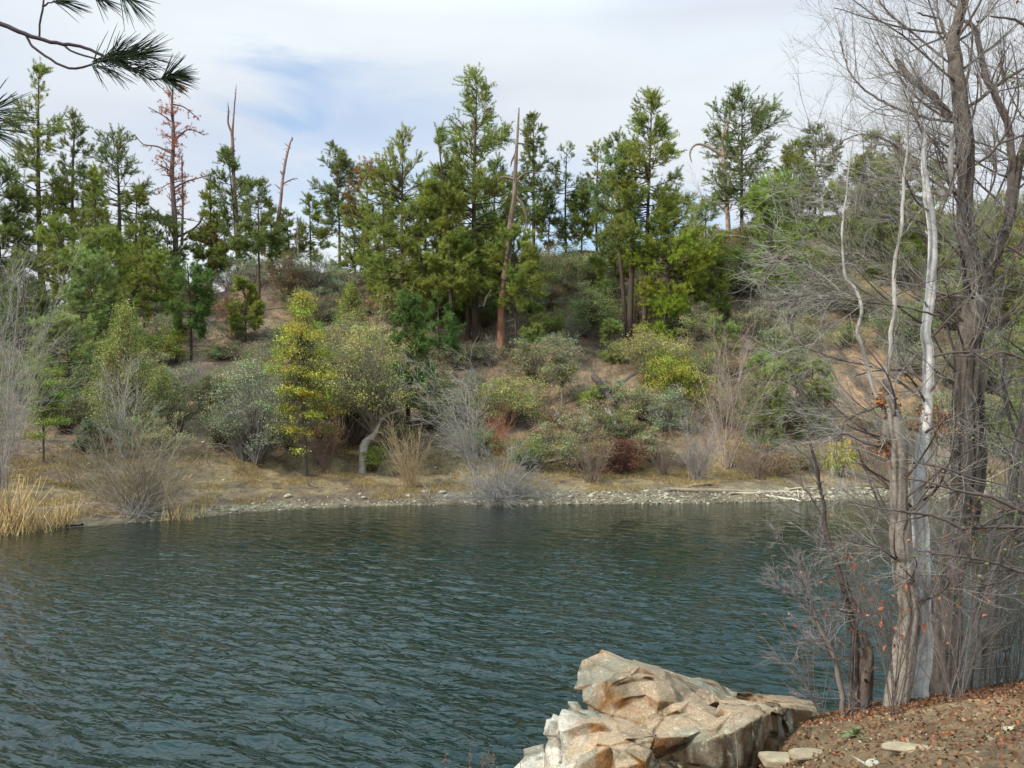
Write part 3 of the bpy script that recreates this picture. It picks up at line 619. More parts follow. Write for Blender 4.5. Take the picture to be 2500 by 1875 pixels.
    Lc[:, 2] = np.maximum(Lc[:, 2], b[2] - .3)
    Bl = MB(); cards(Bl, Lc, np.full(nl, ls * .95), cc, rng, up=.5)
    Bl.build('crown', M_LEAF, o)
    return o
def bare(label, c, w, h, col, seed, name='bare_shrub', cat='shrub', stems=26, n2=5, n3=3, spread=.9, trop=.0, bias=(0, 0, 0), rb=.016, group='leafless shrubs on the far bank', buds=None, base=None, wob=.09, near=False):
    rng = np.random.default_rng(seed); b = near_at(*c) if near else hill_at(*c); m = b[1] / F; Wm = w * m / 2; Hm = h * m; rm = .0016 if near else .006
    o = empty(name, b, label, cat, group)
    a = rng.uniform(0, 6.28, stems); e = rng.uniform(0, 1, stems) ** .55 * np.minimum(spread * math.atan2(Wm, Hm) * 1.7, 1.45)
    d = np.stack([np.cos(a) * np.sin(e), np.sin(a) * np.sin(e), np.cos(e)], 1); d = nrm(d + np.array(bias))
    L = (1.1 if near else 1.35) * np.hypot(Wm * np.sin(e), Hm * np.cos(e)) * rng.uniform(.6, 1.05, stems)
    p = b + np.stack([rng.normal(size=stems) * .1 * Wm, rng.normal(size=stems) * .1 * Wm, np.full(stems, -.08)], 1); pts = [p]
    for j in range(7):
        d = nrm(d + np.array([0, 0, trop]) + rng.normal(size=(stems, 3)) * wob + np.array(bias) * .08); p = p + d * (L / 7)[:, None]; pts.append(p)
    P = np.stack(pts, 1); R = (rb * np.linspace(1, .3, 8))[None] * rng.uniform(.6, 1.3, (stems, 1))
    cv = lambda n: np.clip(col * (1 + .22 * rng.normal(size=(n, 1))), .01, 1)
    B = MB(); tubes(B, P, R, 4, cv(stems)); B.build('stems', M_TWIG, o)
    P2, R2 = grow(rng, P, R, stems * n2, (.15, 1), (.25 * Hm, .5 * Hm), (12, 50), trop, wob, 6, .6, rm * 1.15, bias)
    B = MB(); tubes(B, P2, R2, 3, cv(len(P2)))
    P3, R3 = grow(rng, P2, R2, stems * n2 * n3, (.2, 1), (.12 * Hm, .3 * Hm), (12, 50), trop, wob, 5, .6, rm, bias)
    tubes(B, P3, R3, 3, cv(len(P3))); B.build('twigs', M_TWIG, o)
    if buds is not None:
        n = buds[1]; k = rng.integers(len(P3), size=n); C = P3[k, rng.integers(0, 5, n)] + rng.normal(size=(n, 3)) * (.01 if near else .04)
        Bl = MB(); cards(Bl, C, np.full(n, .045 if near else .07), buds[0], rng); Bl.build('sparse_leaves', M_LEAF, o)
    return o

GT = 'small trees on the far bank'
leafy('grey-green oak with a short pale stem left of the yellow-leaved tree', (622, 1130), 205, 235, 'grey', 401, name='oak_tree', cat='tree', group=GT, full=1.1, lift=8)
leafy('slender yellow-leaved tree with tiered boughs on the grassy shore', (745, 1160), 150, 330, 'yellow', 402, trunk=[(745, 1162, 13), (744, 1080, 11), (740, 980, 9), (735, 880, 6), (735, 800, 3)], name='tree', cat='tree', group=GT, tiers=True, lift=60, full=.75)
leafy('paler yellow-green tree crown above the slender yellow-leaved tree', (738, 985), 175, 255, 'yellow', 403, stem='cone', name='tree', cat='tree', group=GT, lift=15, full=.8)
leafy('oak with smooth pale grey trunk and mottled tan-green leaves at the grassy shore', (882, 1152), 235, 270, 'tan', 404, trunk=[(884, 1154, 20), (886, 1120, 19), (889, 1086, 19), (912, 1062, 13), (926, 1030, 12), (945, 1011, 10), (976, 1002, 6)], name='oak_tree', cat='tree', group=GT, lift=95, full=.95)
leafy('dense green crown filling the space behind the pale-trunked oak', (860, 1085), 190, 300, 'olive', 405, name='tree', cat='tree', group=GT, full=1.1)
leafy('grey-green spreading tree uphill of the pale-trunked oak', (835, 950), 170, 170, 'scrub', 406, name='oak_tree', cat='tree', group=GT, full=1.1)
leafy('pointed olive juniper standing before the pale young pines at left', (300, 1050), 175, 300, 'juniper', 407, name='juniper_tree', cat='tree', group=GT, full=1.5)
leafy('pointed light juniper on the slope between the yellow tree and the pines', (855, 832), 90, 135, 'juniper', 408, name='juniper_tree', cat='tree', group=GT, full=1.2)
leafy('lobed olive juniper low beside the big bare thicket', (395, 1010), 90, 90, 'juniper', 409, name='juniper_tree', cat='tree', group=GT, lift=22)
leafy('yellow-green leafy tree at far left above the reeds', (108, 1130), 100, 215, 'bright', 410, trunk=[(106, 1132, 6), (106, 1080, 5), (104, 1000, 3)], name='tree', cat='tree', group=GT, lift=40, tiers=True)
leafy('dark juniper at the left end under the cut-off pine', (60, 885), 120, 230, 'dark', 411, name='juniper_tree', cat='tree', group=GT, lift=20)
leafy('round green live oak at the edge of the open slope', (1448, 832), 125, 125, 'green', 412, trunk=[(1447, 836, 7), (1447, 800, 6), (1445, 770, 4)], name='oak_tree', cat='tree', group=GT, lift=12)
leafy('small dark-stemmed green bush left of the round green live oak', (1340, 840), 78, 85, 'bright', 413)
leafy('flat-topped tan-green oak crowning the mid slope', (1600, 905), 185, 75, 'tan', 414, group=GT, name='oak_tree', cat='tree', lift=15)
leafy('yellow-green bush spilling below the flat-topped oak', (1655, 985), 150, 110, 'yellow', 415)
leafy('second yellow-green bush touching the left of the spilling one', (1620, 945), 80, 90, 'bright', 416)
leafy('low tan-green oak thicket right of the arching bare willow', (1240, 1035), 175, 110, 'tan', 417, full=1.2)
leafy('upright grey-green oak in the middle of the open slope', (1365, 990), 95, 155, 'scrub', 418, trunk=[(1372, 992, 6), (1372, 950, 5), (1370, 920, 4)], lift=15, name='oak_tree', cat='tree', group=GT)
leafy('rounded grey-green oak touching the top of the upright one', (1362, 900), 100, 80, 'grey', 419)
leafy('low green bush right of the grey fallen brush', (1292, 1150), 95, 75, 'green', 420)
leafy('dark red dry bush behind the middle of the beach', (1522, 1155), 105, 85, 'red', 421)
leafy('bright green sprig bush at the foot of the pale-trunked oak', (912, 1152), 58, 70, 'bright', 422)
leafy('pale green bush right of the dark red dry bush', (1588, 1132), 75, 80, 'scrub', 423)
leafy('yellow-green bush near the beach left of the broken cottonwood', (2052, 1165), 75, 85, 'yellow', 424)
leafy('dark rounded bush on the open ground above the yellow tree', (545, 880), 90, 45, 'dark', 425)
# further bushes: ground px, py, width, height, style
EXTRA = [
 (560,665,90,55,'scrub'),(620,700,120,70,'grey'),(705,740,130,120,'rusty'),(690,690,110,70,'olive'),(770,720,150,95,'grey'),(830,735,90,80,'grey'),(735,770,95,70,'olive'),(640,800,60,40,'olive'),(560,790,90,60,'red'),(600,780,60,45,'dark'),
 (540,720,90,50,'grey'),(500,760,90,70,'rusty'),(575,830,80,45,'dark'),(480,830,60,50,'scrub'),(700,860,90,60,'green'),(640,895,110,60,'scrub'),(520,905,80,60,'rusty'),(450,960,110,70,'grey'),(415,890,100,90,'yellow'),(505,1010,90,90,'dark'),(430,1060,120,120,'dark'),
 (330,860,80,80,'green'),(60,980,110,110,'green'),(20,940,80,100,'olive'),(160,1060,120,120,'dark'),(245,1080,110,60,'dark'),(540,1090,130,110,'dark'),(700,1090,120,90,'rusty'),(790,1110,90,80,'rusty'),(800,1030,130,90,'green'),(660,1010,80,100,'grey'),
 (930,700,110,90,'olive'),(905,770,80,60,'rusty'),(950,780,90,70,'scrub'),(1010,880,90,70,'olive'),(1060,960,110,80,'scrub'),(1110,900,100,60,'scrub'),(1060,1050,110,110,'green'),(1125,1030,110,90,'scrub'),(1150,940,130,70,'olive'),(1190,880,90,50,'scrub'),
 (1190,800,70,60,'dark'),(1260,800,80,50,'dark'),(1120,780,90,80,'green'),(1050,790,70,60,'dark'),(1300,760,110,90,'grey'),(1350,720,140,110,'olive'),(1400,680,130,80,'green'),(1450,700,120,90,'green'),(1300,700,90,80,'rusty'),(1500,680,120,70,'scrub'),(1560,660,120,80,'olive'),
 (1500,760,110,80,'green'),(1560,790,110,80,'olive'),(1480,840,80,40,'dark'),(1640,790,110,80,'grey'),(1700,830,110,90,'scrub'),(1680,720,130,110,'rusty'),(1740,700,140,110,'olive'),(1760,640,130,80,'rusty'),(1700,640,110,90,'grey'),(1800,720,140,120,'scrub'),(1850,690,110,90,'rusty'),
 (1780,800,150,110,'grey'),(1840,830,130,90,'scrub'),(1930,800,120,110,'grey'),(1900,880,110,80,'green'),(1960,740,120,100,'green'),(2010,680,120,100,'olive'),(1700,600,90,60,'rusty'),(1860,600,120,70,'rusty'),(1940,600,120,80,'green'),(2060,640,140,110,'green'),
 (2120,780,150,90,'olive'),(2060,850,110,60,'green'),(1950,900,140,50,'green'),(2000,1010,100,60,'dark'),(1800,920,110,60,'rusty'),(1740,870,80,70,'yellow'),(1720,950,110,90,'dark'),(1790,1040,120,90,'olive'),(1680,1040,120,80,'green'),(1560,1030,150,90,'olive'),
 (1480,1040,110,60,'olive'),(1420,1030,100,60,'green'),(1440,990,60,50,'bright'),(1500,980,50,60,'grey'),(1320,1040,110,70,'tan'),(1180,1110,100,70,'green'),(1400,1150,120,90,'olive'),(1460,1150,120,100,'rusty'),(1340,1110,100,80,'scrub'),(1420,1090,110,90,'scrub'),
 (1640,1090,110,70,'olive'),(1900,1060,100,70,'rusty'),(1880,1160,120,70,'rusty'),(1960,1150,90,60,'scrub'),(2120,1130,90,80,'rusty'),(2200,860,150,120,'green'),(2200,1100,120,90,'olive'),(2320,800,170,140,'green'),(2320,1060,150,130,'olive'),(2420,960,170,160,'green'),
 (2480,780,150,140,'olive'),(2300,940,130,110,'scrub'),(2450,1120,160,120,'green'),(2520,1080,150,160,'green'),(2500,650,150,130,'yellow'),(2400,640,130,110,'yellow'),(2300,620,140,110,'olive'),(2200,700,130,110,'green'),(2140,620,110,90,'olive'),(2470,560,120,90,'green'),(2560,900,150,200,'green'),
 (880,1010,90,60,'olive'),(980,1110,90,80,'dark'),(610,960,100,90,'green'),(350,960,120,110,'olive'),(240,960,130,110,'green'),(110,960,90,80,'scrub'),(-30,1080,110,140,'olive'),(420,760,100,90,'green'),(400,700,110,90,'olive'),(330,720,110,80,'green'),(190,880,110,100,'green'),(60,800,80,80,'dark'),(150,850,70,60,'dark')]
LAND = [('the red-barked snag', 1222, 860), ('the pale-trunked oak', 884, 1150), ('the slender yellow tree', 745, 1160), ('the twin-topped pine', 1572, 830), ('the tallest pine', 1162, 832), ('the curved leaning snag', 678, 602), ('the lone dark pine', 829, 660),
 ('the rust-needled dead pine', 430, 652), ('the pointed olive juniper', 300, 1050), ('the round green live oak', 1448, 832), ('the flat-topped oak', 1600, 905), ('the dark red dry bush', 1522, 1155), ('the fluffy bright young pine', 1862, 1085), ('the grey fallen brush', 1230, 1210),
 ('the bright cone-shaped pine', 1887, 790), ('the hooked-limb trunk', 1778, 562), ('the big bare thicket', 340, 1245), ('the broken cottonwood', 2190, 1090), ('the dark forked cottonwood', 2360, 900), ('the leaning charred log', 1475, 945), ('the narrow deep-green pine', 467, 880),
 ('the upright grey-green oak', 1372, 990), ('the driftwood log', 1760, 1205), ('the forked-tip snag', 583, 630), ('the grey-green oak', 622, 1130), ('the rusty-topped pine', 903, 738), ('the tan reeds', 40, 1290)]
CW = {'olive': 'olive', 'scrub': 'dusty green', 'grey': 'grey-green', 'green': 'green', 'bright': 'bright green', 'yellow': 'yellow-green', 'tan': 'tan-green', 'dark': 'dark green', 'red': 'dark red', 'rusty': 'rusty brown'}
def auto_label(px, py, w, h, word, noun='bush'):
    cand = sorted(LAND, key=lambda l: math.hypot(l[1] - px, l[2] - py))
    shp = 'low' if h < w * .6 else ('tall' if h > w * 1.05 else 'rounded')
    sz = 'large' if w > 135 else ('small' if w < 75 else 'mid-sized')
    for l in cand[:6]:
        dx, dy = px - l[1], py - l[2]; r = math.hypot(dx, dy)
        hz = 'left' if dx < 0 else 'right'; vt = 'uphill' if dy < 0 else 'downhill'
        pos = f'to the {hz}' if abs(dx) > 2.2 * abs(dy) else (f'straight {vt}' if abs(dy) > 2.2 * abs(dx) else f'{vt} and {hz}')
        far = 'just ' if r < 75 else ('' if r < 160 else 'well ')
        s = f'{sz} {shp} {word} {noun} {far}{pos} of {l[0]}'
        if s not in used_labels: used_labels[s] = 1; return s
    return s + ' too'
_r = np.random.default_rng(6); OPEN = [(1430, 860, 200, 60), (1680, 860, 90, 40), (480, 900, 70, 60), (560, 830, 60, 50), (2100, 920, 90, 90), (1250, 840, 60, 40), (600, 1160, 400, 30)]
for _ in range(120):
    x, y = _r.uniform(-60, 2560), _r.uniform(560, 1120); rg = np.interp(x, [p for p, _ in ridge_px], [q for _, q in ridge_px])
    if y < rg + 22 or any(abs(x - a) < c and abs(y - b) < d for a, b, c, d in OPEN) or any(math.hypot(x - e[0], (y - e[1]) * 1.6) < 44 for e in EXTRA): continue
    w = _r.uniform(70, 130); EXTRA.append((x, y, w, w * _r.uniform(.5, .95), ['scrub', 'olive', 'grey', 'rusty', 'green', 'scrub', 'dark', 'olive'][_r.integers(8)]))
for i, (px, py, w, h, sty) in enumerate(EXTRA):
    if 780 < py < 1120 and 1120 < px < 1800 and i % 3 == 0: continue
    if 700 < py < 960 and 440 < px < 720 and i % 3 == 1: continue
    leafy(auto_label(px, py, w, h, CW[sty]), (px, py), w, h, sty, 500 + i, full=.62)

GREY = lin((150, 142, 136)); TANW = lin((160, 138, 104)); BROWNW = lin((120, 104, 92)); LGREY = lin((176, 168, 160))
bare('big fan-shaped bare thicket on the shore between the two reed clumps', (335, 1246), 270, 205, lin((132, 120, 102)), 701, stems=80, n2=9, n3=5, spread=1.15, rb=.018, wob=.13, buds=(lin((150, 130, 60)), 900))
bare('flattened skirt of grey twigs at the foot of the big bare thicket', (330, 1262), 260, 45, lin((150, 142, 134)), 702, stems=60, n2=4, n3=2, spread=1.3, rb=.02, trop=-.03, name='brush_pile', wob=.16)
bare('tall hazy grey willow cut by the left edge of the photo', (5, 1195), 130, 440, GREY, 703, stems=40, n2=8, n3=4, spread=.7, rb=.016, wob=.12, buds=(lin((120, 130, 80)), 500))
bare('smaller bare willow left of the big bare thicket', (175, 1190), 160, 120, lin((140, 122, 92)), 704, stems=30, n2=5, n3=3)
bare('upright tan willow clump right of the pale-trunked oak', (1000, 1192), 130, 135, TANW, 705, stems=55, n2=4, n3=3, spread=.7, rb=.014, wob=.05)
bare('arching pale bare willow drooping at its tip', (1165, 1190), 110, 250, lin((150, 142, 132)), 706, stems=12, n2=16, n3=8, spread=.4, bias=(-.16, 0, -.04), rb=.02, wob=.12, trop=-.03)
bare('fallen grey brush with a dark hollow lying on the beach', (1225, 1220), 260, 105, lin((136, 130, 124)), 707, stems=130, n2=9, n3=4, spread=1.3, rb=.015, trop=-.06, bias=(.12, -.1, 0), name='brush_pile', wob=.08)
bare('flat tangle of driftwood twigs on the stones at the tan willow foot', (1040, 1222), 130, 40, lin((140, 130, 122)), 708, stems=36, n2=3, n3=2, spread=1.35, trop=-.03, name='brush_pile', wob=.16)
bare('reddish-stemmed willow behind the fallen grey brush', (1215, 1110), 70, 100, lin((150, 96, 72)), 709, stems=40, n2=4, n3=2, spread=.6, rb=.012)
bare('pale bare tree spreading right of the yellow-green bushes', (1775, 1140), 190, 290, lin((156, 138, 124)), 710, stems=12, n2=14, n3=8, spread=.7, rb=.025, trop=.0, wob=.1)
bare('grey bare thicket behind the left end of the driftwood log', (1700, 1172), 150, 130, lin((138, 130, 126)), 711, stems=44, n2=6, n3=3)
bare('brown bare thicket left of the dark red dry bush', (1445, 1178), 130, 115, BROWNW, 712, stems=40, n2=5, n3=3)
bare('low brown bare thicket under the fluffy bright young pine', (1850, 1170), 140, 95, BROWNW, 713, stems=40, n2=5, n3=3)
bare('silvery drooping dead boughs below the fluffy bright young pine', (1850, 1100), 120, 70, lin((160, 160, 156)), 714, stems=30, n2=6, n3=3, spread=1.2, trop=-.08)
bare('fine dark twigs right of the yellow-leaved tree', (790, 1148), 110, 110, lin((120, 98, 84)), 715, stems=30, n2=5, n3=3)
bare('grey dead brush above the grey-green oak', (500, 960), 130, 80, lin((140, 128, 122)), 716, stems=34, n2=5, n3=3)
bare('small bare tree with whitish forks on the slope right of the yellow-green bushes', (1770, 900), 90, 110, lin((180, 156, 140)), 717, stems=9, n2=7, n3=5, rb=.03)
bare('purple-grey brush patch below the ridge left of the grey scrub', (560, 735), 80, 45, lin((140, 126, 130)), 718, stems=34, n2=5, n3=2, spread=1.1)
bare('grey bare bush uphill of the juniper beside the thicket', (300, 1120), 110, 190, lin((160, 154, 140)), 719, stems=24, n2=7, n3=4, spread=.7)
bare('twiggy grey bush beside the upper right of the arching willow', (1185, 1000), 80, 80, GREY, 720, stems=24, n2=6, n3=3)
bare('bare brown bush in front of the broken cottonwood shore', (2150, 1175), 120, 110, BROWNW, 721, stems=36, n2=5, n3=3)
bare('bare grey bush at the right shore between the cottonwood trunks', (2300, 1180), 140, 120, GREY, 722, stems=36, n2=5, n3=3)
bare('dead pale twigs fanned at the beach right of the driftwood log', (1960, 1219), 110, 26, lin((196, 184, 164)), 723, stems=18, n2=2, n3=1, spread=1.5, trop=-.02, name='brush_pile', rb=.03)
bare('brown bare bush above the middle of the beach', (1620, 1160), 110, 80, BROWNW, 724, stems=34, n2=5, n3=3)

_r = np.random.default_rng(8); _n = 0
while _n < 30:
    x, y = _r.uniform(380, 2200), _r.uniform(640, 1140)
    if y < np.interp(x, [p for p, _ in ridge_px], [q for _, q in ridge_px]) + 30: continue
    w = _r.uniform(50, 100); h = w * _r.uniform(.5, .9); _n += 1
    bare(auto_label(x, y, w, h, ['brown', 'grey', 'tan'][_n % 3], 'leafless brush'), (x, y), w, h, [BROWNW, GREY, TANW][_n % 3], 760 + _n, stems=18, n2=5, n3=4)

# logs on the far bank
def log(label, a, b, wd, col, seed, Yb=0, name='fallen_log', rough=.02, group=None, forks=()):
    P0, P1 = hill_at(*a), hill_at(*b); rng = np.random.default_rng(seed)
    m = P0[1] / F; t = np.linspace(0, 1, 16)[:, None]; P = P0 + (P1 - P0) * t; r = np.linspace(wd[0], wd[1], 16) / 2 * m
    P[:, 2] += r * .75 + .04 * np.sin(t[:, 0] * 5 + seed); P[:, 2] = np.maximum(P[:, 2], far_h(P[:, 0] / P[:, 1], P[:, 1]) + r * .5)
    P += rng.normal(size=P.shape) * .012
    B = MB(); tubes(B, P, r, 10, col, bark=rough, bs=(14, 2))
    for e in (0, -1):   # broken end
        B.add(np.concatenate([B.v[0].reshape(16, 10, 3)[e], P[e:e + 1] if e == 0 else P[-1:]]), col * .8, tris=[(i, (i + 1) % 10, 10) for i in range(10)])
    o = B.build(name, M_BARK, None, False, origin=P0); return tag(o, label, 'log', group)
def log3(label, a, b, Yoff, wd, col, seed, name='fallen_log'):
    P0 = pt(*a, hill_at(*a)[1] + Yoff[0]); P1 = pt(*b, hill_at(*b)[1] + Yoff[1]); m = P0[1] / F
    t = np.linspace(0, 1, 14)[:, None]; P = P0 + (P1 - P0) * t; P[:, 2] += .05 * np.sin(t[:, 0] * 6); B = MB(); r = np.linspace(wd[0], wd[1], 14) / 2 * m
    tubes(B, P, r, 10, col, bark=.02, bs=(14, 2)); 
    for e in (0, -1): B.add(np.concatenate([B.v[0].reshape(14, 10, 3)[e], P[e][None]]), col * .9, tris=[(i, (i + 1) % 10, 10) for i in range(10)])
    o = B.build(name, M_BARK, None, False, origin=P0); return tag(o, label, 'log')
log('long weathered driftwood log at the back of the right beach', (1632, 1202), (1905, 1203), (11, 8), lin((124, 112, 94)), 1, name='driftwood_log')
log('paler driftwood pole overlapping the right end of the long log', (1782, 1209), (1968, 1206), (6, 7), lin((156, 144, 122)), 2, name='driftwood_log')
log('thin dark driftwood branch lying above the long log', (1640, 1192), (1735, 1186), (5, 7), lin((120, 104, 84)), 3, name='driftwood_branch')
log('bleached white pole slanting down to the waterline at right', (1870, 1212), (1955, 1226), (6, 3), lin((176, 168, 150)), 4, name='driftwood_branch')
log('thin grey stick on the beach right of the bleached pole', (1900, 1200), (2010, 1188), (4, 3), lin((170, 156, 132)), 5, name='driftwood_branch')
log('grey branch lying behind the low green bush', (1296, 1143), (1372, 1122), (7, 5), lin((150, 142, 134)), 6, name='fallen_branch')
log3('thick charred log leaning down the open slope', (1450, 920), (1500, 985), (0, -2.2), (17, 12), lin((72, 62, 58)), 7)
log3('grey split log pointing down from the charred log', (1480, 1000), (1512, 1046), (.1, -1.4), (12, 7), lin((138, 130, 126)), 8)
log3('dark log with a white streak right of the charred log', (1522, 936), (1570, 902), (.2, .2), (15, 11), lin((80, 74, 70)), 9)
log('short dark log lying crosswise below the charred log top', (1458, 972), (1490, 958), (13, 11), lin((98, 88, 84)), 10)
log('dark log at the foot of the round green live oak', (1390, 822), (1432, 824), (10, 8), lin((60, 52, 48)), 11)
log('dark slanting log on the dirt right of the yellow-tree crown', (792, 868), (812, 830), (11, 7), lin((58, 52, 50)), 12)
log('short grey stump end below the upright grey-green oak', (1352, 1000), (1366, 1018), (9, 7), lin((150, 144, 138)), 13)
log('small dead stick in the straw grass near the yellow-leaved tree', (752, 1186), (776, 1192), (4, 3), lin((90, 76, 62)), 14, name='fallen_branch')
log('dark wet log at the waterline by the small reed clump', (162, 1286), (202, 1283), (6, 5), lin((60, 48, 36)), 15)
log('pale dead branch held low right of the pale-trunked oak fork', (921, 1118), (990, 1112), (6, 3), lin((190, 184, 176)), 16, name='fallen_branch')

# reeds
def reeds(label, px, py, w, h, n, seed):
    rng = np.random.default_rng(seed); b = hill_at(px, py); b[2] = max(b[2], 0); m = b[1] / F
    o = empty('reed_clump', b, label, 'reeds', 'dry reed clumps at the left shore')
    x = rng.normal(size=n) * w * m * .27; y = rng.normal(size=n) * .5; st = np.stack([b[0] + x, b[1] + y, np.full(n, -.05) + np.maximum(far_h((b[0] + x) / (b[1] + y), b[1] + y), -.1)], 1)
    L = h * m * rng.uniform(.45, 1.08, n); d = nrm(np.stack([rng.normal(size=n) * .22, rng.normal(size=n) * .2, np.ones(n)], 1)); fold = rng.uniform(size=n) < .35
    pts = [st]; p = st
    for j in range(6):
        d = nrm(d + np.stack([rng.normal(size=n) * .05, rng.normal(size=n) * .05, np.where(fold & (j == 3), -1.6, -.04)], 1)); p = p + d * (L / 6)[:, None]; pts.append(p)
    P = np.stack(pts, 1); P[..., 2] = np.maximum(P[..., 2], -.05)
    B = MB(); tubes(B, P, (np.linspace(.018, .007, 7))[None].repeat(n, 0), 3, np.clip(lin((196, 166, 116)) * (1 + .35 * rng.normal(size=(n, 1))), .02, 1)); B.build('leaves', M_LEAF, o)
reeds('tallest dense tan reed clump at the left edge waterline', 22, 1300, 105, 140, 210, 801)
reeds('narrow upright tan reed clump second from the left edge', 148, 1286, 40, 80, 70, 802)
reeds('thin sparse reed tuft between the two left clumps', 102, 1292, 30, 62, 26, 803)
reeds('broken bent reeds at the right foot of the big bare thicket', 425, 1266, 40, 60, 34, 804)
reeds('short bent reeds nearest the stony beach', 470, 1268, 32, 44, 26, 805)

# ground litter, grass, gravel of the far bank (uncountable)
def scatter_far(n, tr, ur, rng):
    u = rng.uniform(ur[0], ur[1], n); s = np.interp(u, U_S, D_S); d = s + rng.uniform(tr[0], tr[1], n)
    return np.stack([u * d, d, far_h(u, d)], 1)
def stuff():
    rng = np.random.default_rng(900)
    # straw coloured grass on the flat
    C = scatter_far(80000, (1.3, 12), (-.66, .7), rng); k = fbm(C[:, 0] * .6, C[:, 1] * .6, 3, 3) + .25 * (rng.uniform(size=len(C)) - .5); t = C[:, 1] - np.interp(C[:, 0] / C[:, 1], U_S, D_S)
    C = C[(k > -.1 + .05 * np.abs(t - 6)) & (t > np.where(C[:, 0] < -4, 1.4, 2.6))]
    B = MB(); needles(B, C, np.tile([[0, 0, 1.]], (len(C), 1)), np.full(len(C), .21), 3, .45, .018, np.clip(lin((160, 138, 92)) * (1 + .2 * rng.normal(size=(len(C), 1))), .02, 1)[:, None], rng, .2)
    tag(B.build('dry_grass', M_LEAF), 'straw-coloured dry grass on the far shore flat', 'grass', kind='stuff')
    # hillside brush and duff
    C = scatter_far(85000, (9, 52), (-.72, .75), rng); k = fbm(C[:, 0] * .5 + 7, C[:, 1] * .5, 3, 3); C = C[k > .0]
    c = np.where(rng.uniform(size=(len(C), 1)) < .55, lin((160, 136, 98)), lin((116, 96, 78))); g = rng.uniform(size=(len(C), 1)) < .18; c = np.where(g, lin((104, 110, 66)), c)
    B = MB(); needles(B, C, np.tile([[0, 0, 1.]], (len(C), 1)), np.full(len(C), .26), 4, .6, .022, c[:, None], rng, .25)
    tag(B.build('hillside_brush', M_LEAF), 'low dry brush and weeds covering the hillside soil', 'brush', kind='stuff')
    # litter: fallen leaves, sticks and chips
    C = scatter_far(30000, (1.5, 50), (-.72, .75), rng); C[:, 2] += .02
    B = MB(); c = np.where(rng.uniform(size=(len(C), 1)) < .3, lin((196, 172, 132)), lin((120, 88, 62))); cards(B, C, np.full(len(C), .11), c, rng, up=2.5)
    tag(B.build('leaf_litter', M_LEAF), 'scattered fallen leaves and chips on the hillside', 'leaf litter', kind='stuff')
    # gravel
    ico = bmesh.new(); bmesh.ops.create_icosphere(ico, subdivisions=1, radius=1); V = np.array([v.co[:] for v in ico.verts]); Fc = np.array([[v.index for v in f.verts] for f in ico.faces]); ico.free()
    def stones(n, tr, ur, szr, name, label, cols):
        C = scatter_far(n, tr, ur, rng); sz = szr[0] + (szr[1] - szr[0]) * rng.uniform(size=n) ** 2.5
        J = V[None] * (1 + .28 * rng.normal(size=(n, len(V), 1))) * sz[:, None, None] * np.stack([rng.uniform(.8, 1.5, n), rng.uniform(.7, 1.2, n), rng.uniform(.4, .8, n)], 1)[:, None]
        vv = J + C[:, None] ; c = np.array(cols)[rng.integers(len(cols), size=n)] * (1 + .15 * rng.normal(size=(n, 1)))
        ff = Fc[None] + (np.arange(n) * len(V))[:, None, None]
        B = MB(); B.add(vv, np.repeat(np.clip(c, .02, 1), len(V), 0), tris=ff); tag(B.build(name, M_STONE), label, 'gravel', kind='stuff')
    cols = [lin((146, 136, 114)), lin((118, 108, 90)), lin((96, 86, 68)), lin((160, 152, 132)), lin((106, 94, 76)), lin((86, 78, 62))]
    stones(8500, (-.1, 2.7), (-.05, .72), (.015, .09), 'beach_gravel', 'pale broken gravel along the far waterline', cols)
    stones(1500, (-.1, 1.6), (-.45, -.05), (.02, .075), 'shore_gravel', 'scattered gravel along the left part of the shore', cols)
    stones(1500, (8, 45), (-.65, .7), (.03, .14), 'hillside_stones', 'stones strewn over the hillside soil', [lin((190, 168, 130)), lin((150, 140, 124)), lin((170, 130, 90))])
    # individual larger stones
    meshes = []
    for j in range(6):
        v = V * (1 + .22 * rng.normal(size=(len(V), 1))) * np.array([1.25, .9, .55]); B = MB(); B.add(v, lin((164, 156, 136)) * rng.uniform(.55, 1.05), tris=Fc); o = B.build('beach_stone', M_STONE); meshes.append(o)
    first = [True] * 6
    for i in range(64):
        ur = (.0, .45) if i < 46 else (-.4, 0.0)
        c = scatter_far(1, (.1, 2.6), ur, rng)[0]; j = i % 6; src = meshes[j]
        o = src if first[j] else src.copy()
        if not first[j]: COL.objects.link(o)
        first[j] = False; s = rng.uniform(.10, .2); o.location = c + np.array([0, 0, s * .2]); o.scale = (s, s, s); o.rotation_euler = (rng.uniform(-.2, .2), rng.uniform(-.2, .2), rng.uniform(0, 6.28))
        tag(o, 'larger pale stone lying among the gravel of the far beach' if i < 46 else 'larger pale stone on the shore below the yellow-leaved tree and bare thicket', 'stone', 'larger stones of the right beach' if i < 46 else 'larger stones of the left shore')
stuff()
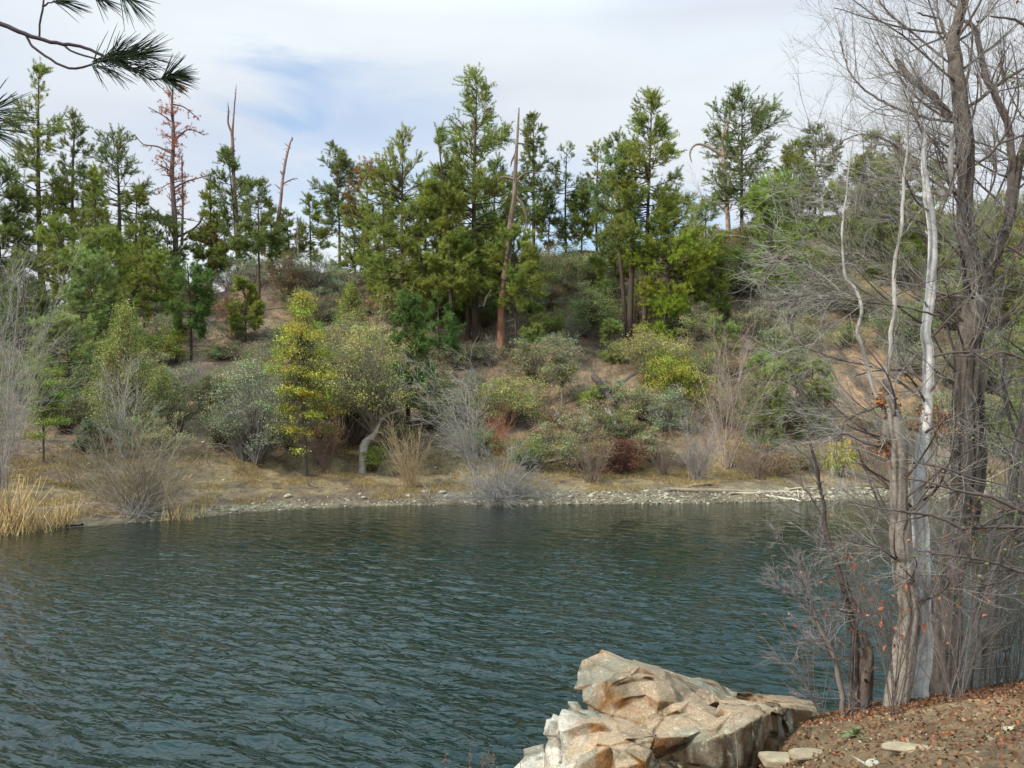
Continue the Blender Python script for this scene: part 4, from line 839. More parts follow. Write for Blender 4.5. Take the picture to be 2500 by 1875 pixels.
# ------------------------------------------------------------------ near bank: trees
BK_D = lin((80, 71, 64)); BK_M = lin((110, 102, 93)); BK_W = lin((178, 174, 170)); TWG = lin((146, 138, 132)); TWD = lin((92, 80, 76)); TWP = lin((150, 144, 136))
def near_tree(label, base, stems, limbs, seed, grow_n=(14, 60, 300, 900), lens=((.5, 1.3), (.3, .8), (.15, .45), (.08, .25)), bias=(0, 0, 0), tcol=TWG, lcol=TWD, dead=(), name='cottonwood_tree', trange=(.3, .98), trop=.06, cat='tree', k=72, ang=(35, 80), dl=0, wob=.13, tscale=1.):
    rng = np.random.default_rng(seed); b = near_at(*base); Y = b[1]
    o = empty(name, b, label, cat)
    SP = []; SR = []
    for st, col, mt in stems:
        P, R = traced(st, Y, .035); zz = P[:, 2]; kk = np.clip(R, .006, .02)[:, None]; P = P + kk * np.stack([noise3(zz * 2.6, seed, 1) + .5 * noise3(zz * 7, seed, 2), .6 * noise3(zz * 2.6, seed, 5), zz * 0], 1)
        if st[0][1] > 1600: P = np.concatenate([[P[0] - [0, 0, .35]], P]); R = np.concatenate([[R[0] * 1.15], R])
        B = MB(); tubes(B, P, R, k, col, bark=.010 if mt is M_BARKN else .003, bs=(22, 1.7), cc_amp=1.9 if mt is M_BARKN else 1.1)
        ns_ = 7; K_, KR_ = grow(rng, P[None], R[None], ns_, (.1, .9), (.04, .16), (50, 90), .1, .2, 5, .38, .006, taper=.55); tubes(B, K_, KR_, 7, col * .8)
        B.build('trunk', mt, o, True)
        a, r = resample(P, R, 24); SP.append(a); SR.append(r)
    B = MB(); LP = []; LR = []
    for l in limbs:
        P, R = traced(l, Y, .03); P = P + rng.normal(size=P.shape) * .003; tubes(B, P, R, 8, lcol, bark=.002, bs=(60, 4)); a, r = resample(P, R, 24); LP.append(a); LR.append(r)
    AP = np.stack(SP + LP); AR = np.stack(SR + LR)
    n1, n2, n3, n4 = grow_n
    G1, H1 = grow(rng, np.stack(SP), np.minimum(np.stack(SR), .05), n1, trange, lens[0], ang, trop, wob * .9, 12, .30, .004, bias, fall=.2)
    tubes(B, G1, H1, 5, lcol * (1 + .2 * rng.normal(size=(n1, 1))))
    if LP:
        a = np.stack([resample(p, r, 12)[0] for p, r in zip(LP, LR)]); r = np.stack([resample(p, r_, 12)[1] for p, r_ in zip(LP, LR)])
        G1 = np.concatenate([G1] + [a] * 2); H1 = np.concatenate([H1] + [np.minimum(r, .02)] * 2)
    cv = lambda n, c: np.clip(c * (1 + .25 * rng.normal(size=(n, 1))), .01, 1)
    G2, H2 = grow(rng, G1, H1, n2, (.2, 1), lens[1], (20, 60), trop, wob, 9, .55, .0026 * tscale, bias, fall=.3)
    tubes(B, G2, H2, 4, cv(n2, (lcol + tcol) / 2)); B.build('branches', M_TWIG, o)
    B = MB(); G3, H3 = grow(rng, G2, H2, n3, (.15, 1), lens[2], (18, 55), trop, wob, 7, .6, .0016 * tscale, bias, fall=.3)
    tubes(B, G3, H3, 3, cv(n3, tcol))
    G4, H4 = grow(rng, G3, H3, n4, (.15, 1), lens[3], (18, 55), trop, wob, 5, .7, .0012 * tscale, bias, fall=.3)
    tubes(B, G4, H4, 3, cv(n4, tcol)); B.build('twigs', M_TWIG, o)
    if dead or dl:
        B = MB()
        for (px, py, rad, n) in dead:
            c = pt(px, py, Y); r = rad / F * Y; C = c + rng.normal(size=(n, 3)) * r * .55; cards(B, C, np.full(n, .05), np.array([lin((166, 92, 50)), lin((170, 118, 66)), lin((118, 66, 44))])[rng.integers(3, size=n)], rng, up=0, asp=.55)
        if dl:
            kk = rng.integers(len(G4), size=dl); C = G4[kk, rng.integers(1, 5, dl)]; cards(B, C, np.full(dl, .03), np.array([lin((170, 104, 58)), lin((150, 120, 60)), lin((120, 76, 50))])[rng.integers(3, size=dl)], rng, up=0)
        B.build('dead_leaves', M_LEAF, o)
    return o
NB = M_BARKN
near_tree('tallest dark furrowed cottonwood, its trunk running up out of the photo at right', (2302, 1684),
  [([(2302, 1684, 80), (2304, 1620, 66), (2308, 1555, 62), (2319, 1470, 58), (2327, 1377, 52), (2338, 1280, 46), (2346, 1180, 44), (2350, 1080, 42), (2352, 960, 42), (2356, 880, 44), (2366, 811, 48), (2378, 740, 52), (2381, 680, 54), (2368, 612, 42), (2356, 527, 36), (2357, 422, 38), (2352, 337, 37), (2344, 262, 34), (2336, 190, 30), (2326, 105, 27), (2342, 50, 25), (2356, -10, 24), (2368, -90, 20), (2376, -200, 15), (2388, -330, 8)], BK_D, NB),
   ([(2352, 1330, 34), (2375, 1240, 34), (2388, 1150, 33), (2388, 1020, 32), (2386, 900, 32), (2392, 800, 30), (2404, 720, 30), (2414, 664, 30), (2432, 620, 28), (2455, 560, 24), (2470, 500, 22), (2484, 420, 18), (2504, 330, 14), (2530, 200, 10), (2545, 60, 6)], BK_D * .9, NB)],
  [[(2344, 270, 18), (2322, 285, 22), (2300, 262, 20), (2280, 238, 19), (2255, 215, 17), (2230, 198, 15), (2205, 168, 12), (2188, 142, 10)],
   [(2364, 262, 10), (2390, 244, 9), (2424, 216, 8), (2475, 181, 7), (2520, 160, 5)],
   [(2462, 540, 18), (2470, 400, 17), (2462, 310, 16), (2440, 260, 15), (2425, 222, 15), (2408, 190, 14), (2392, 120, 13), (2380, 70, 12), (2356, 52, 9)],
   [(2322, 95, 8), (2308, 88, 8), (2296, 50, 6), (2268, 40, 5), (2240, 32, 3)], [(2326, 120, 5), (2300, 75, 4), (2290, 20, 3), (2285, -30, 2)],
   [(2328, 365, 7), (2312, 356, 6), (2290, 340, 5), (2262, 320, 3)], [(2336, 398, 6), (2300, 396, 5), (2266, 384, 3)],
   [(2310, 672, 6, -.3), (2290, 630, 6, -.3), (2264, 590, 5, -.3), (2240, 550, 4, -.3), (2222, 512, 2, -.3)], [(2270, 610, 5, -.2), (2235, 560, 5, -.2), (2180, 535, 4, -.2), (2100, 515, 3, -.2), (2040, 478, 2, -.2)],
   [(2340, 300, 8, .3), (2250, 285, 7, .3), (2150, 245, 5, .3), (2080, 185, 4, .3), (2050, 100, 2, .3)], [(2345, 480, 8, .2), (2260, 430, 7, .2), (2170, 345, 5, .2), (2090, 330, 3, .2), (2030, 365, 2, .2)], [(2350, 180, 7, .5), (2240, 90, 5, .5), (2160, 20, 4, .5), (2120, -60, 2, .5)],
   [(2360, 640, 7, -.4), (2280, 560, 6, -.4), (2200, 520, 5, -.4), (2120, 450, 3, -.4), (2050, 445, 2, -.4)]],
  1001, grow_n=(64, 440, 2700, 8000), bias=(-.24, -.02, .03), lens=((.7, 1.9), (.4, 1.0), (.2, .55), (.1, .28)), trange=(.38, .99))
near_tree('broken-topped cottonwood trunk crowned with orange leaves, leftmost of the big trunks', (2192, 1724),
  [([(2192, 1724, 58), (2200, 1660, 52), (2206, 1600, 48), (2216, 1500, 46), (2220, 1440, 46), (2208, 1386, 44), (2203, 1320, 43), (2200, 1240, 44), (2196, 1175, 42), (2190, 1106, 40), (2176, 1050, 42), (2172, 1010, 38), (2164, 975, 30), (2168, 955, 18), (2160, 925, 8)], BK_M, NB),
   ([(2172, 985, 12), (2166, 940, 11), (2172, 880, 11), (2175, 811, 10), (2186, 726, 9), (2186, 642, 8), (2198, 560, 7), (2203, 460, 6), (2217, 360, 5), (2219, 260, 3), (2214, 170, 1.5)], TWP, M_PALEB),
   ([(2140, 968, 8), (2128, 930, 8), (2118, 890, 8), (2105, 850, 9), (2094, 808, 9), (2103, 750, 7), (2090, 705, 6), (2068, 680, 6), (2060, 640, 5), (2055, 560, 4), (2064, 480, 3), (2074, 400, 2.4), (2090, 300, 1.5)], TWP, M_PALEB)],
  [[(2150, 985, 8), (2125, 1000, 6), (2090, 1012, 5), (2060, 1035, 4), (2052, 1080, 2)], [(2170, 1090, 5), (2120, 1085, 4), (2050, 1060, 3), (2040, 1130, 2)],
   [(2128, 895, 4), (2060, 880, 4), (2010, 865, 4), (1960, 845, 4), (1938, 825, 3)], [(2290, 770, 6), (2200, 748, 5), (2120, 737, 5), (2040, 728, 4), (1980, 722, 4), (1930, 726, 2)], [(2120, 740, 5), (2070, 715, 5), (2010, 698, 4), (1970, 692, 3), (1945, 705, 2)],
   [(1938, 825, 3), (1930, 780, 3), (1942, 735, 2), (1965, 712, 2)]],
  1002, grow_n=(48, 320, 1700, 4600), bias=(-.22, -.05, 0), tcol=TWP * 1.05, lens=((.5, 1.5), (.35, .9), (.18, .5), (.09, .26)), dead=[(2150, 985, 26, 60), (2165, 960, 18, 40), (2182, 990, 16, 30), (2160, 1096, 22, 50)], trange=(.25, .98), trop=.03)
near_tree('smooth white dead trunk standing between two furrowed brown trunks', (2240, 1710),
  [([(2238, 1710, 58), (2248, 1650, 46), (2255, 1597, 40), (2259, 1500, 37), (2258, 1428, 35), (2254, 1350, 36), (2250, 1280, 37), (2248, 1200, 35), (2251, 1130, 30), (2256, 1060, 26), (2263, 980, 24), (2262, 900, 25), (2265, 853, 25), (2266, 790, 22), (2272, 727, 22), (2274, 650, 22), (2278, 590, 20), (2272, 520, 20), (2266, 460, 18), (2262, 400, 13), (2256, 340, 9), (2244, 300, 5), (2238, 270, 2)], BK_W, M_PALEB),
   ([(2262, 470, 12), (2290, 470, 13), (2315, 480, 12), (2325, 460, 10), (2328, 400, 13), (2322, 340, 10), (2308, 310, 5)], lin((150, 142, 138)), M_PALEB)],
  [[(2258, 330, 7), (2240, 300, 6), (2225, 240, 4)], [(2252, 1400, 4), (2275, 1430, 4), (2277, 1500, 5)]], 1003, grow_n=(30, 180, 900, 2400), bias=(-.18, -.02, .03), tcol=TWP, trange=(.35, .99), dead=[(2235, 1035, 26, 60), (2290, 1035, 26, 70), (2258, 1000, 16, 36), (2312, 1048, 20, 40)])
near_tree('brown furrowed trunk leaning right behind the tallest cottonwood', (2392, 1668),
  [([(2390, 1668, 62), (2398, 1600, 60), (2410, 1512, 60), (2420, 1428, 56), (2444, 1350, 52), (2462, 1300, 50), (2476, 1240, 47), (2484, 1190, 46), (2500, 1100, 42), (2512, 1000, 38), (2530, 900, 34), (2545, 760, 28), (2540, 620, 22), (2552, 480, 16), (2560, 330, 10)], BK_M, NB),
   ([(2378, 1600, 16, .6), (2384, 1500, 15, .6), (2386, 1428, 14, .6), (2380, 1300, 12, .6), (2384, 1200, 10, .6), (2376, 1080, 8, .6), (2370, 960, 5, .6)], BK_D * .7, NB)],
  [[(2500, 1110, 10), (2460, 1000, 8), (2450, 900, 6), (2470, 800, 3)]], 1004, grow_n=(32, 200, 1000, 2400), bias=(-.14, -.05, 0), trange=(.2, .95), dl=60)
near_tree('slender dark sapling arching left over the water, left of the big trunks', (2096, 1730),
  [([(2096, 1730, 19), (2092, 1660, 18), (2091, 1597, 17), (2082, 1540, 16), (2066, 1491, 15), (2058, 1445, 14), (2048, 1407, 13), (2034, 1360, 12), (2016, 1314, 11), (2009, 1272, 9), (2012, 1233, 9), (2003, 1182, 8), (1994, 1130, 7), (1981, 1085, 6), (1970, 1045, 5), (1960, 1013, 5), (1952, 960, 4), (1940, 930, 3), (1928, 900, 1)], lin((74, 62, 58)), M_PALEB)],
  [[(2000, 1180, 4), (1975, 1120, 3), (1945, 1095, 2), (1925, 1070, 1)], [(2008, 1260, 5), (1978, 1210, 4), (1958, 1185, 3), (1950, 1120, 1.5)], [(1962, 1010, 4), (1940, 990, 3), (1915, 975, 1.5)], [(1960, 1015, 3), (1962, 960, 2.5), (1950, 910, 1.5)],
   [(2012, 1310, 4), (1980, 1270, 3), (1940, 1250, 2), (1900, 1220, 1)], [(2048, 1400, 4), (2046, 1350, 3), (2060, 1310, 2), (2080, 1305, 1)]],
  1005, grow_n=(30, 120, 420, 900), lens=((.12, .42), (.08, .26), (.05, .16), (.03, .1)), bias=(-.1, 0, .02), name='bare_sapling', k=10, trange=(.3, .98), tscale=.85)
near_tree('short dark broken stump hard against the arching sapling', (2112, 1732),
  [([(2112, 1732, 36), (2114, 1660, 32), (2115, 1600, 26), (2113, 1570, 14), (2109, 1540, 5)], lin((78, 66, 58)), NB)], [], 1006, grow_n=(6, 20, 60, 100), lens=((.08, .2), (.06, .15), (.04, .1), (.03, .06)), name='broken_stump', cat='stump', k=16)
near_tree('thin crooked young tree leftmost on the near bank', (2062, 1744),
  [([(2062, 1744, 17), (2056, 1700, 14), (2048, 1655, 13), (2036, 1610, 11), (2024, 1576, 9), (2006, 1535, 8), (1990, 1500, 6), (1978, 1460, 4), (1966, 1400, 2)], lin((104, 92, 86)), M_PALEB)],
  [[(2024, 1576, 4), (2028, 1530, 3), (2040, 1490, 1.5)], [(2000, 1520, 4), (1960, 1470, 3), (1920, 1440, 2), (1880, 1400, 1)], [(1985, 1490, 3), (1960, 1420, 2.4), (1935, 1350, 1.6), (1880, 1290, 1)], [(2035, 1600, 3), (2000, 1580, 2), (1960, 1560, 1)]],
  1007, grow_n=(22, 150, 560, 1200), lens=((.15, .45), (.1, .28), (.06, .18), (.03, .1)), bias=(-.16, 0, .02), name='bare_sapling', k=8, dl=50, trange=(.15, .98), tcol=lin((150, 138, 136)), tscale=.8)
# shrubs and stems on the near bank
NG = 'leafless stems on the near bank'
kwn = dict(near=True, group=NG)
bare('fine leafless whips between the crooked young tree and the broken stump', (2080, 1735), 110, 420, lin((120, 106, 98)), 1101, stems=12, n2=5, n3=4, rb=.004, spread=.6, buds=(lin((160, 84, 54)), 40), **kwn)
bare('dark leafless whips in front of the broken-topped trunk', (2180, 1745), 120, 480, lin((92, 80, 74)), 1102, stems=9, n2=6, n3=4, rb=.005, spread=.5, buds=(lin((180, 96, 54)), 60), **kwn)
bare('tangled leafless bush right of the white dead trunk', (2330, 1710), 210, 420, lin((120, 110, 104)), 1103, stems=14, n2=8, n3=5, rb=.005, spread=.8, **kwn)
bare('dense pale leafless bush at the right edge beside the leaning trunk', (2470, 1670), 230, 520, lin((140, 130, 118)), 1104, stems=22, n2=9, n3=5, rb=.006, spread=.8, buds=(lin((120, 130, 60)), 60), **kwn)
bare('bare twigs rising to the left of the crooked young tree', (2010, 1748), 90, 260, lin((140, 120, 112)), 1105, stems=8, n2=5, n3=4, rb=.003, spread=.8, bias=(-.15, 0, 0), **kwn)
bare('leafless stems behind the leaning brown trunk', (2440, 1655), 200, 700, lin((130, 120, 112)), 1106, stems=14, n2=8, n3=5, rb=.006, spread=.6, **kwn)
bare('single short dark stem at the right end of the boulder', (1975, 1800), 14, 75, lin((60, 50, 46)), 1107, stems=2, n2=3, n3=1, rb=.004, spread=.3, **kwn)

# evergreen oak standing off the right edge, its boughs crossing the trunks
def side_oak():
    rng = np.random.default_rng(1200); Y = 6.2; X = pt(2760, 1400, Y)[0]; b = np.array([X, Y, float(near_h(np.array(X), np.array(Y)))])
    o = empty('oak_tree', b, 'evergreen oak at the right edge whose dark boughs cross the grey trunks', 'tree')
    P, R = traced([(2770, 1875, 70), (2765, 1600, 60), (2750, 1300, 52), (2760, 900, 44), (2740, 500, 34), (2750, 100, 20)], Y, .05); P[0, 2] = b[2] - .3
    B = MB(); tubes(B, P, R, 18, BK_D * .8, bark=.005, bs=(50, 3)); B.build('trunk', NB, o, True)
    br = [[(2760, 1420, 22), (2640, 1440, 16), (2500, 1398, 9), (2420, 1372, 7), (2340, 1358, 6), (2235, 1344, 3)], [(2760, 1300, 24), (2620, 1285, 16), (2500, 1250, 10), (2430, 1217, 9), (2350, 1200, 7), (2277, 1180, 5), (2200, 1165, 3)],
          [(2620, 1285, 10), (2500, 1247, 7), (2430, 1265, 6), (2370, 1300, 5), (2300, 1330, 3)], [(2480, 1398, 6), (2440, 1420, 5), (2360, 1440, 3)], [(2350, 1290, 8), (2285, 1262, 7), (2235, 1252, 6), (2171, 1245, 5), (2120, 1235, 4), (2070, 1224, 2)], [(2640, 1340, 14), (2520, 1290, 8), (2350, 1290, 7)],
          [(2750, 760, 16), (2620, 700, 12), (2520, 640, 8), (2460, 600, 5)], [(2755, 980, 16), (2640, 960, 12), (2540, 900, 8), (2450, 860, 5), (2400, 880, 3)], [(2745, 400, 14), (2620, 360, 10), (2520, 330, 7), (2440, 350, 4)], [(2750, 1150, 16), (2600, 1120, 10), (2500, 1080, 6), (2420, 1050, 3)],
          [(2748, 300, 16), (2600, 180, 10), (2500, 60, 7), (2420, 40, 4)]]
    B = MB(); L = []; LR = []
    for l in br:
        q, r = traced(l, Y, .03); q = q + rng.normal(size=q.shape) * .003; tubes(B, q, r, 7, TWD * .9); a, c = resample(q, r, 14); L.append(a); LR.append(c)
    L = np.stack(L); LR = np.stack(LR)
    G, H = grow(rng, L, LR, 150, (.25, 1), (.2, .6), (25, 65), .0, .12, 8, .5, .0024, (-.1, 0, 0)); tubes(B, G, H, 4, TWD); B.build('branches', M_TWIG, o)
    B = MB(); G2, H2 = grow(rng, G, H, 620, (.15, 1), (.1, .3), (25, 60), .0, .12, 6, .6, .0015); tubes(B, G2, H2, 3, TWD * 1.3); B.build('twigs', M_TWIG, o)
    n = 1100; k = rng.integers(len(G2), size=n); C = G2[k, rng.integers(1, 6, n)] + rng.normal(size=(n, 3)) * .012
    keep = rng.uniform(size=n) < np.clip((C[:, 0] - 2.9) / 1.0, .12, 1); C = C[keep]; cc = np.where(rng.uniform(size=(len(C), 1)) < .12, lin((160, 96, 50)), lin((96, 116, 56)))
    B = MB(); cards(B, C, np.full(len(C), .032), cc, rng); B.build('leaves', M_LEAF, o)
side_oak()

# near pine off the left edge: only its boughs reach into the picture
def near_pine():
    rng = np.random.default_rng(1300); Y = 3.0; X = -5.8; YT = 3.2; b = np.array([X, YT, float(near_h(np.array(X), np.array(YT)))])
    o = empty('pine_tree', b, 'near pine beyond the left edge whose long-needled boughs hang into the top corner', 'tree')
    P = np.array([b + [0, 0, -.3], b + [0, 0, 2], b + [.05, 0, 5], b + [0, .1, 12]]); s = spline(np.concatenate([P, [[.17], [.15], [.12], [.06]]], 1), .08)
    B = MB(); tubes(B, s[:, :3], s[:, 3], 18, BARKD, bark=.008, bs=(30, 3)); B.build('trunk', NB, o, True)
    col = lin((62, 50, 56))
    main = [[(-1100, -260, 26, -.4), (-500, -110, 20, -.2), (-120, 8, 14), (0, 58, 12), (57, 82, 11), (95, 95, 10), (155, 108, 9), (209, 117, 8), (263, 142, 7), (316, 168, 6), (345, 180, 5), (367, 193, 5), (390, 192, 4), (412, 188, 3)],
            [(62, 84, 6), (70, 100, 6), (79, 114, 6), (111, 136, 6), (149, 161, 6), (184, 168, 6), (222, 158, 5), (253, 146, 5)], [(155, 108, 6), (171, 123, 5), (206, 136, 5), (245, 146, 4), (300, 142, 3)],
            [(95, 92, 5), (98, 60, 5), (104, 25, 5), (110, -15, 4)], [(103, 16, 5), (118, 8, 4), (133, 2, 3)],
            [(-1000, -500, 22, -.3), (-300, -300, 14), (0, -140, 10), (150, -60, 7), (210, -14, 5), (232, -6, 4)], [(150, -60, 6), (230, -40, 5), (300, -8, 4)],
            [(-1050, 60, 24, -.3), (-500, 190, 16, -.2), (-200, 270, 10), (-90, 290, 7), (-30, 275, 5)], [(-200, 270, 8), (-80, 310, 6), (-40, 315, 4)]]
    Bb = MB()
    for l in main:
        q, r = traced(l, Y, .02); q = q + rng.normal(size=q.shape) * .0012; tubes(Bb, q, r, 8, col)
    # link the boughs to the trunk
    for l in (main[0], main[5], main[7]):
        e = pt(*l[0][:2], Y + (l[0][3])); a = np.array([X, YT, e[2] - .35]); q = spline(np.array([np.append(a, .03), np.append((a + e) / 2 + [0, 0, .03], .025), np.append(e, l[0][2] / 2 / F * Y)]), .05); tubes(Bb, q[:, :3], q[:, 3], 8, col)
    Bb.build('branches', M_TWIG, o)
    def spray(a, b_, n, L, updown, yv=.0):
        A = pt(*a, Y); E = pt(*b_, Y); ax = nrm(E - A); t = rng.uniform(0, 1, n)[:, None]
        C = A + (E - A) * t
        th = rng.uniform(0, 6.28, n); up = np.array([0, 0, 1.]); sd = nrm(np.cross(ax, up)); u2 = np.cross(sd, ax)
        w = np.radians(rng.uniform(18, 62, n) * (1.05 - .45 * t[:, 0]))
        rad = u2 * (np.sin(th) * .9 + updown)[:, None] + sd * np.cos(th)[:, None]; d = nrm(ax * np.cos(w)[:, None] + nrm(rad) * np.sin(w)[:, None])
        ln = L / F * Y * rng.uniform(.7, 1.1, n); pts = [C]; p = C
        for j in range(5): d = nrm(d + np.array([0, 0, -.035]) + rng.normal(size=(n, 3)) * .012); p = p + d * (ln / 5)[:, None]; pts.append(p)
        return np.stack(pts, 1)
    sp = [spray((225, 150), (300, 148), 75, 92, .35), spray((255, 140), (345, 135), 100, 100, .5), spray((392, 191), (416, 187), 85, 76, .25), (spray((222, 158), (262, 165), 26, 80, -.6)), spray((300, 160), (350, 170), 26, 80, -.1),
          spray((125, 4), (150, 0), 36, 75, -.2), spray((222, -12), (252, -2), 34, 62, -.5), spray((290, -14), (318, -2), 30, 85, -.4), spray((-60, 284), (-18, 272), 60, 110, .3), spray((-60, 312), (-22, 315), 44, 100, -.1), spray((395, 192), (408, 194), 16, 60, -1.2)]
    B = MB()
    for q in sp: tubes(B, q, (np.array([.0013, .0017, .0017, .0015, .0012, .0005]))[None].repeat(len(q), 0), 3, np.clip(lin((62, 84, 60)) * (1 + .3 * rng.normal(size=(len(q), 1))), .01, 1))
    B.build('needles', M_NEEDLE, o)
near_pine()

# ------------------------------------------------------------------ boulder
def boulder():
    rng = np.random.default_rng(42)
    H = [ # (px, py, distance) corners of each block; '*' blocks also reach down into the bank
     [(1470, 1588, 7.6), (1420, 1608, 7.5), (1402, 1650, 7.3), (1395, 1682, 7.15), (1440, 1717, 6.95), (1500, 1748, 6.8), (1565, 1780, 6.65), (1600, 1765, 6.7), (1536, 1622, 7.15), (1472, 1668, 6.95), (1600, 1668, 6.9), (1612, 1715, 6.75), (1520, 1603, 7.8), (1605, 1638, 7.9), (1682, 1650, 7.9), (1700, 1690, 7.3), (1665, 1705, 7.0), (1480, 1700, 8.0), (1650, 1740, 7.9)],
     [(1690, 1643, 7.95), (1742, 1658, 8.0), (1790, 1690, 7.9), (1740, 1720, 7.0), (1690, 1712, 6.95), (1660, 1680, 7.3), (1700, 1800, 7.3), (1780, 1780, 7.9)],
     [(1790, 1692, 8.0), (1860, 1702, 8.0), (1930, 1714, 7.9), (1988, 1728, 7.6), (2000, 1742, 7.3), (1915, 1727, 6.85), (1832, 1757, 6.55), (1760, 1742, 6.75), (1750, 1700, 7.6), (1990, 1900, 7.2), (1925, 1900, 6.75), (1835, 1960, 6.5), (1760, 1900, 6.8)],
     [(1612, 1704, 7.0), (1692, 1702, 7.05), (1742, 1738, 6.9), (1768, 1782, 6.55), (1758, 1792, 6.4), (1640, 1800, 6.35), (1600, 1800, 6.35), (1560, 1782, 6.55), (1592, 1745, 6.7), (1600, 1990, 6.35), (1760, 1990, 6.4), (1700, 1900, 7.4)],
     [(1385, 1745, 6.95), (1350, 1745, 6.85), (1336, 1765, 6.7), (1328, 1832, 6.5), (1410, 1862, 6.15), (1480, 1822, 6.2), (1540, 1802, 6.25), (1592, 1790, 6.4), (1560, 1772, 6.7), (1470, 1735, 7.05), (1328, 1990, 6.5), (1600, 1990, 6.25), (1400, 1990, 6.05)],
     [(1386, 1712, 7.15), (1412, 1708, 7.2), (1440, 1735, 7.05), (1388, 1746, 6.95), (1430, 1780, 7.0), (1420, 1800, 7.3)],
     [(1262, 1872, 6.7), (1290, 1836, 6.8), (1326, 1820, 6.85), (1338, 1862, 6.5), (1240, 1990, 6.7), (1350, 1990, 6.4)],
     [(1600, 1800, 6.3), (1578, 1860, 6.02), (1500, 1880, 5.98), (1490, 1832, 6.15), (1540, 1806, 6.28), (1500, 1990, 6.0), (1590, 1990, 6.1)],
     [(1604, 1803, 6.36), (1762, 1793, 6.38), (1822, 1765, 6.5), (1905, 1731, 6.78), (1604, 1990, 6.3), (1760, 1990, 6.35), (1850, 1990, 6.55), (1930, 1900, 6.8), (1700, 1800, 7.4), (1850, 1800, 7.4)]]
    foot = {1, 2, 3, 4, 6, 7, 8, 0}
    bm = bmesh.new()
    for i, h in enumerate(H):
        P = [pt(*p) for p in h]; c = np.mean(P, 0); top = list(P)
        if i in foot:
            for p in top:
                q = c + (p - c) * .96; q[2] = .9 if i else 1.2
                if i == 0: q = c + (p - c) * .7; q[1] += .15; q[2] = 1.0
                P.append(q)
        if i == 0: P = top   # the overhanging head keeps its undercut; its core is a block of its own
        vs = [bm.verts.new(p) for p in P]; r = bmesh.ops.convex_hull(bm, input=vs)
        bmesh.ops.delete(bm, geom=list({g for g in r['geom_interior'] + r['geom_unused'] if isinstance(g, bmesh.types.BMVert)}), context='VERTS')
        if i == 0:
            Q = []
            for p in top: q = c + (p - c) * .72; q[1] += .2; Q.append(q); q2 = q.copy(); q2[2] = .9; Q.append(q2)
            vs = [bm.verts.new(p) for p in Q]; r = bmesh.ops.convex_hull(bm, input=vs)
            bmesh.ops.delete(bm, geom=list({g for g in r['geom_interior'] + r['geom_unused'] if isinstance(g, bmesh.types.BMVert)}), context='VERTS')
    me = bpy.data.meshes.new('tmp'); bm.to_mesh(me); bm.free(); ob = bpy.data.objects.new('tmp', me); COL.objects.link(ob)
    m = ob.modifiers.new('r', 'REMESH'); m.mode = 'VOXEL'; m.voxel_size = .013
    dg = bpy.context.evaluated_depsgraph_get(); ev = ob.evaluated_get(dg); me2 = ev.to_mesh()
    n = len(me2.vertices); v = np.zeros(n * 3, np.float32); me2.vertices.foreach_get('co', v); v = v.reshape(-1, 3).astype(float)
    nn = np.zeros(n * 3, np.float32); me2.vertices.foreach_get('normal', nn); nn = nn.reshape(-1, 3).astype(float)
    q = np.array([list(p.vertices) for p in me2.polygons if len(p.vertices) == 4]); ev.to_mesh_clear(); bpy.data.objects.remove(ob)
    lo, hi = v.min(0), v.max(0)
    def cells(k, amp, tilt, sd):
        r = np.random.default_rng(sd); s = r.uniform(lo, hi, (k, 3)); w = v + .02 * np.stack([noise3(v[:, 0] * 5, v[:, 1] * 5, v[:, 2] * 5 + j * 9) for j in range(3)], 1)
        d = np.stack([((w - a) * np.array([1, 1, 1.5])) @ ((w - a).T if False else np.eye(3)) for a in s[:1]]) if False else None
        best = np.full(n, 1e9); sec = np.full(n, 1e9); idx = np.zeros(n, int)
        for i_, a in enumerate(s):
            dd = (((w - a) * np.array([1, 1, 1.6])) ** 2).sum(1); cl = dd < best; sec = np.where(cl, best, np.minimum(sec, dd)); best = np.where(cl, dd, best); idx = np.where(cl, i_, idx)
        off = r.normal(size=k) * amp; tl = r.normal(size=(k, 3)) * tilt
        edge = np.sqrt(sec) - np.sqrt(best)
        return off[idx] + ((v - s[idx]) * tl[idx]).sum(1), edge, idx
    _ = 0
    d1, e1, i1 = cells(60, .020, .07, 1); d2, e2, i2 = cells(420, .006, .12, 2)
    v = v + nn * (np.clip(d1, -.05, .05) + np.clip(d2, -.02, .02))[:, None]
    me = bpy.data.meshes.new('tmp'); me.from_pydata(v.tolist(), [], q.tolist()); ob = bpy.data.objects.new('tmp', me); COL.objects.link(ob)
    m = ob.modifiers.new('d', 'DECIMATE'); m.ratio = min(1, 3400 / (2 * len(q))); m2 = ob.modifiers.new('s', 'SUBSURF'); m2.subdivision_type = 'SIMPLE'; m2.levels = 3
    dg = bpy.context.evaluated_depsgraph_get(); dg.update(); ev = ob.evaluated_get(dg); me2 = ev.to_mesh(); n = len(me2.vertices)
    v = np.zeros(n * 3, np.float32); me2.vertices.foreach_get('co', v); v = v.reshape(-1, 3).astype(float); nn = np.zeros(n * 3, np.float32); me2.vertices.foreach_get('normal', nn); nn = nn.reshape(-1, 3).astype(float)
    q = np.array([list(p.vertices) for p in me2.polygons if len(p.vertices) == 4]); ev.to_mesh_clear(); bpy.data.objects.remove(ob)
    d1, e1, i1 = cells(60, .020, .07, 1); d2, e2, i2 = cells(420, .006, .12, 2)
    crack = -.020 * np.exp(-(e1 / .012) ** 2) * (noise3(v[:, 0] * 3, v[:, 1] * 3, v[:, 2] * 3) > -.1) - .007 * np.exp(-(e2 / .008) ** 2) * (noise3(v[:, 0] * 4 + 9, v[:, 1] * 4, v[:, 2] * 4) > .1)
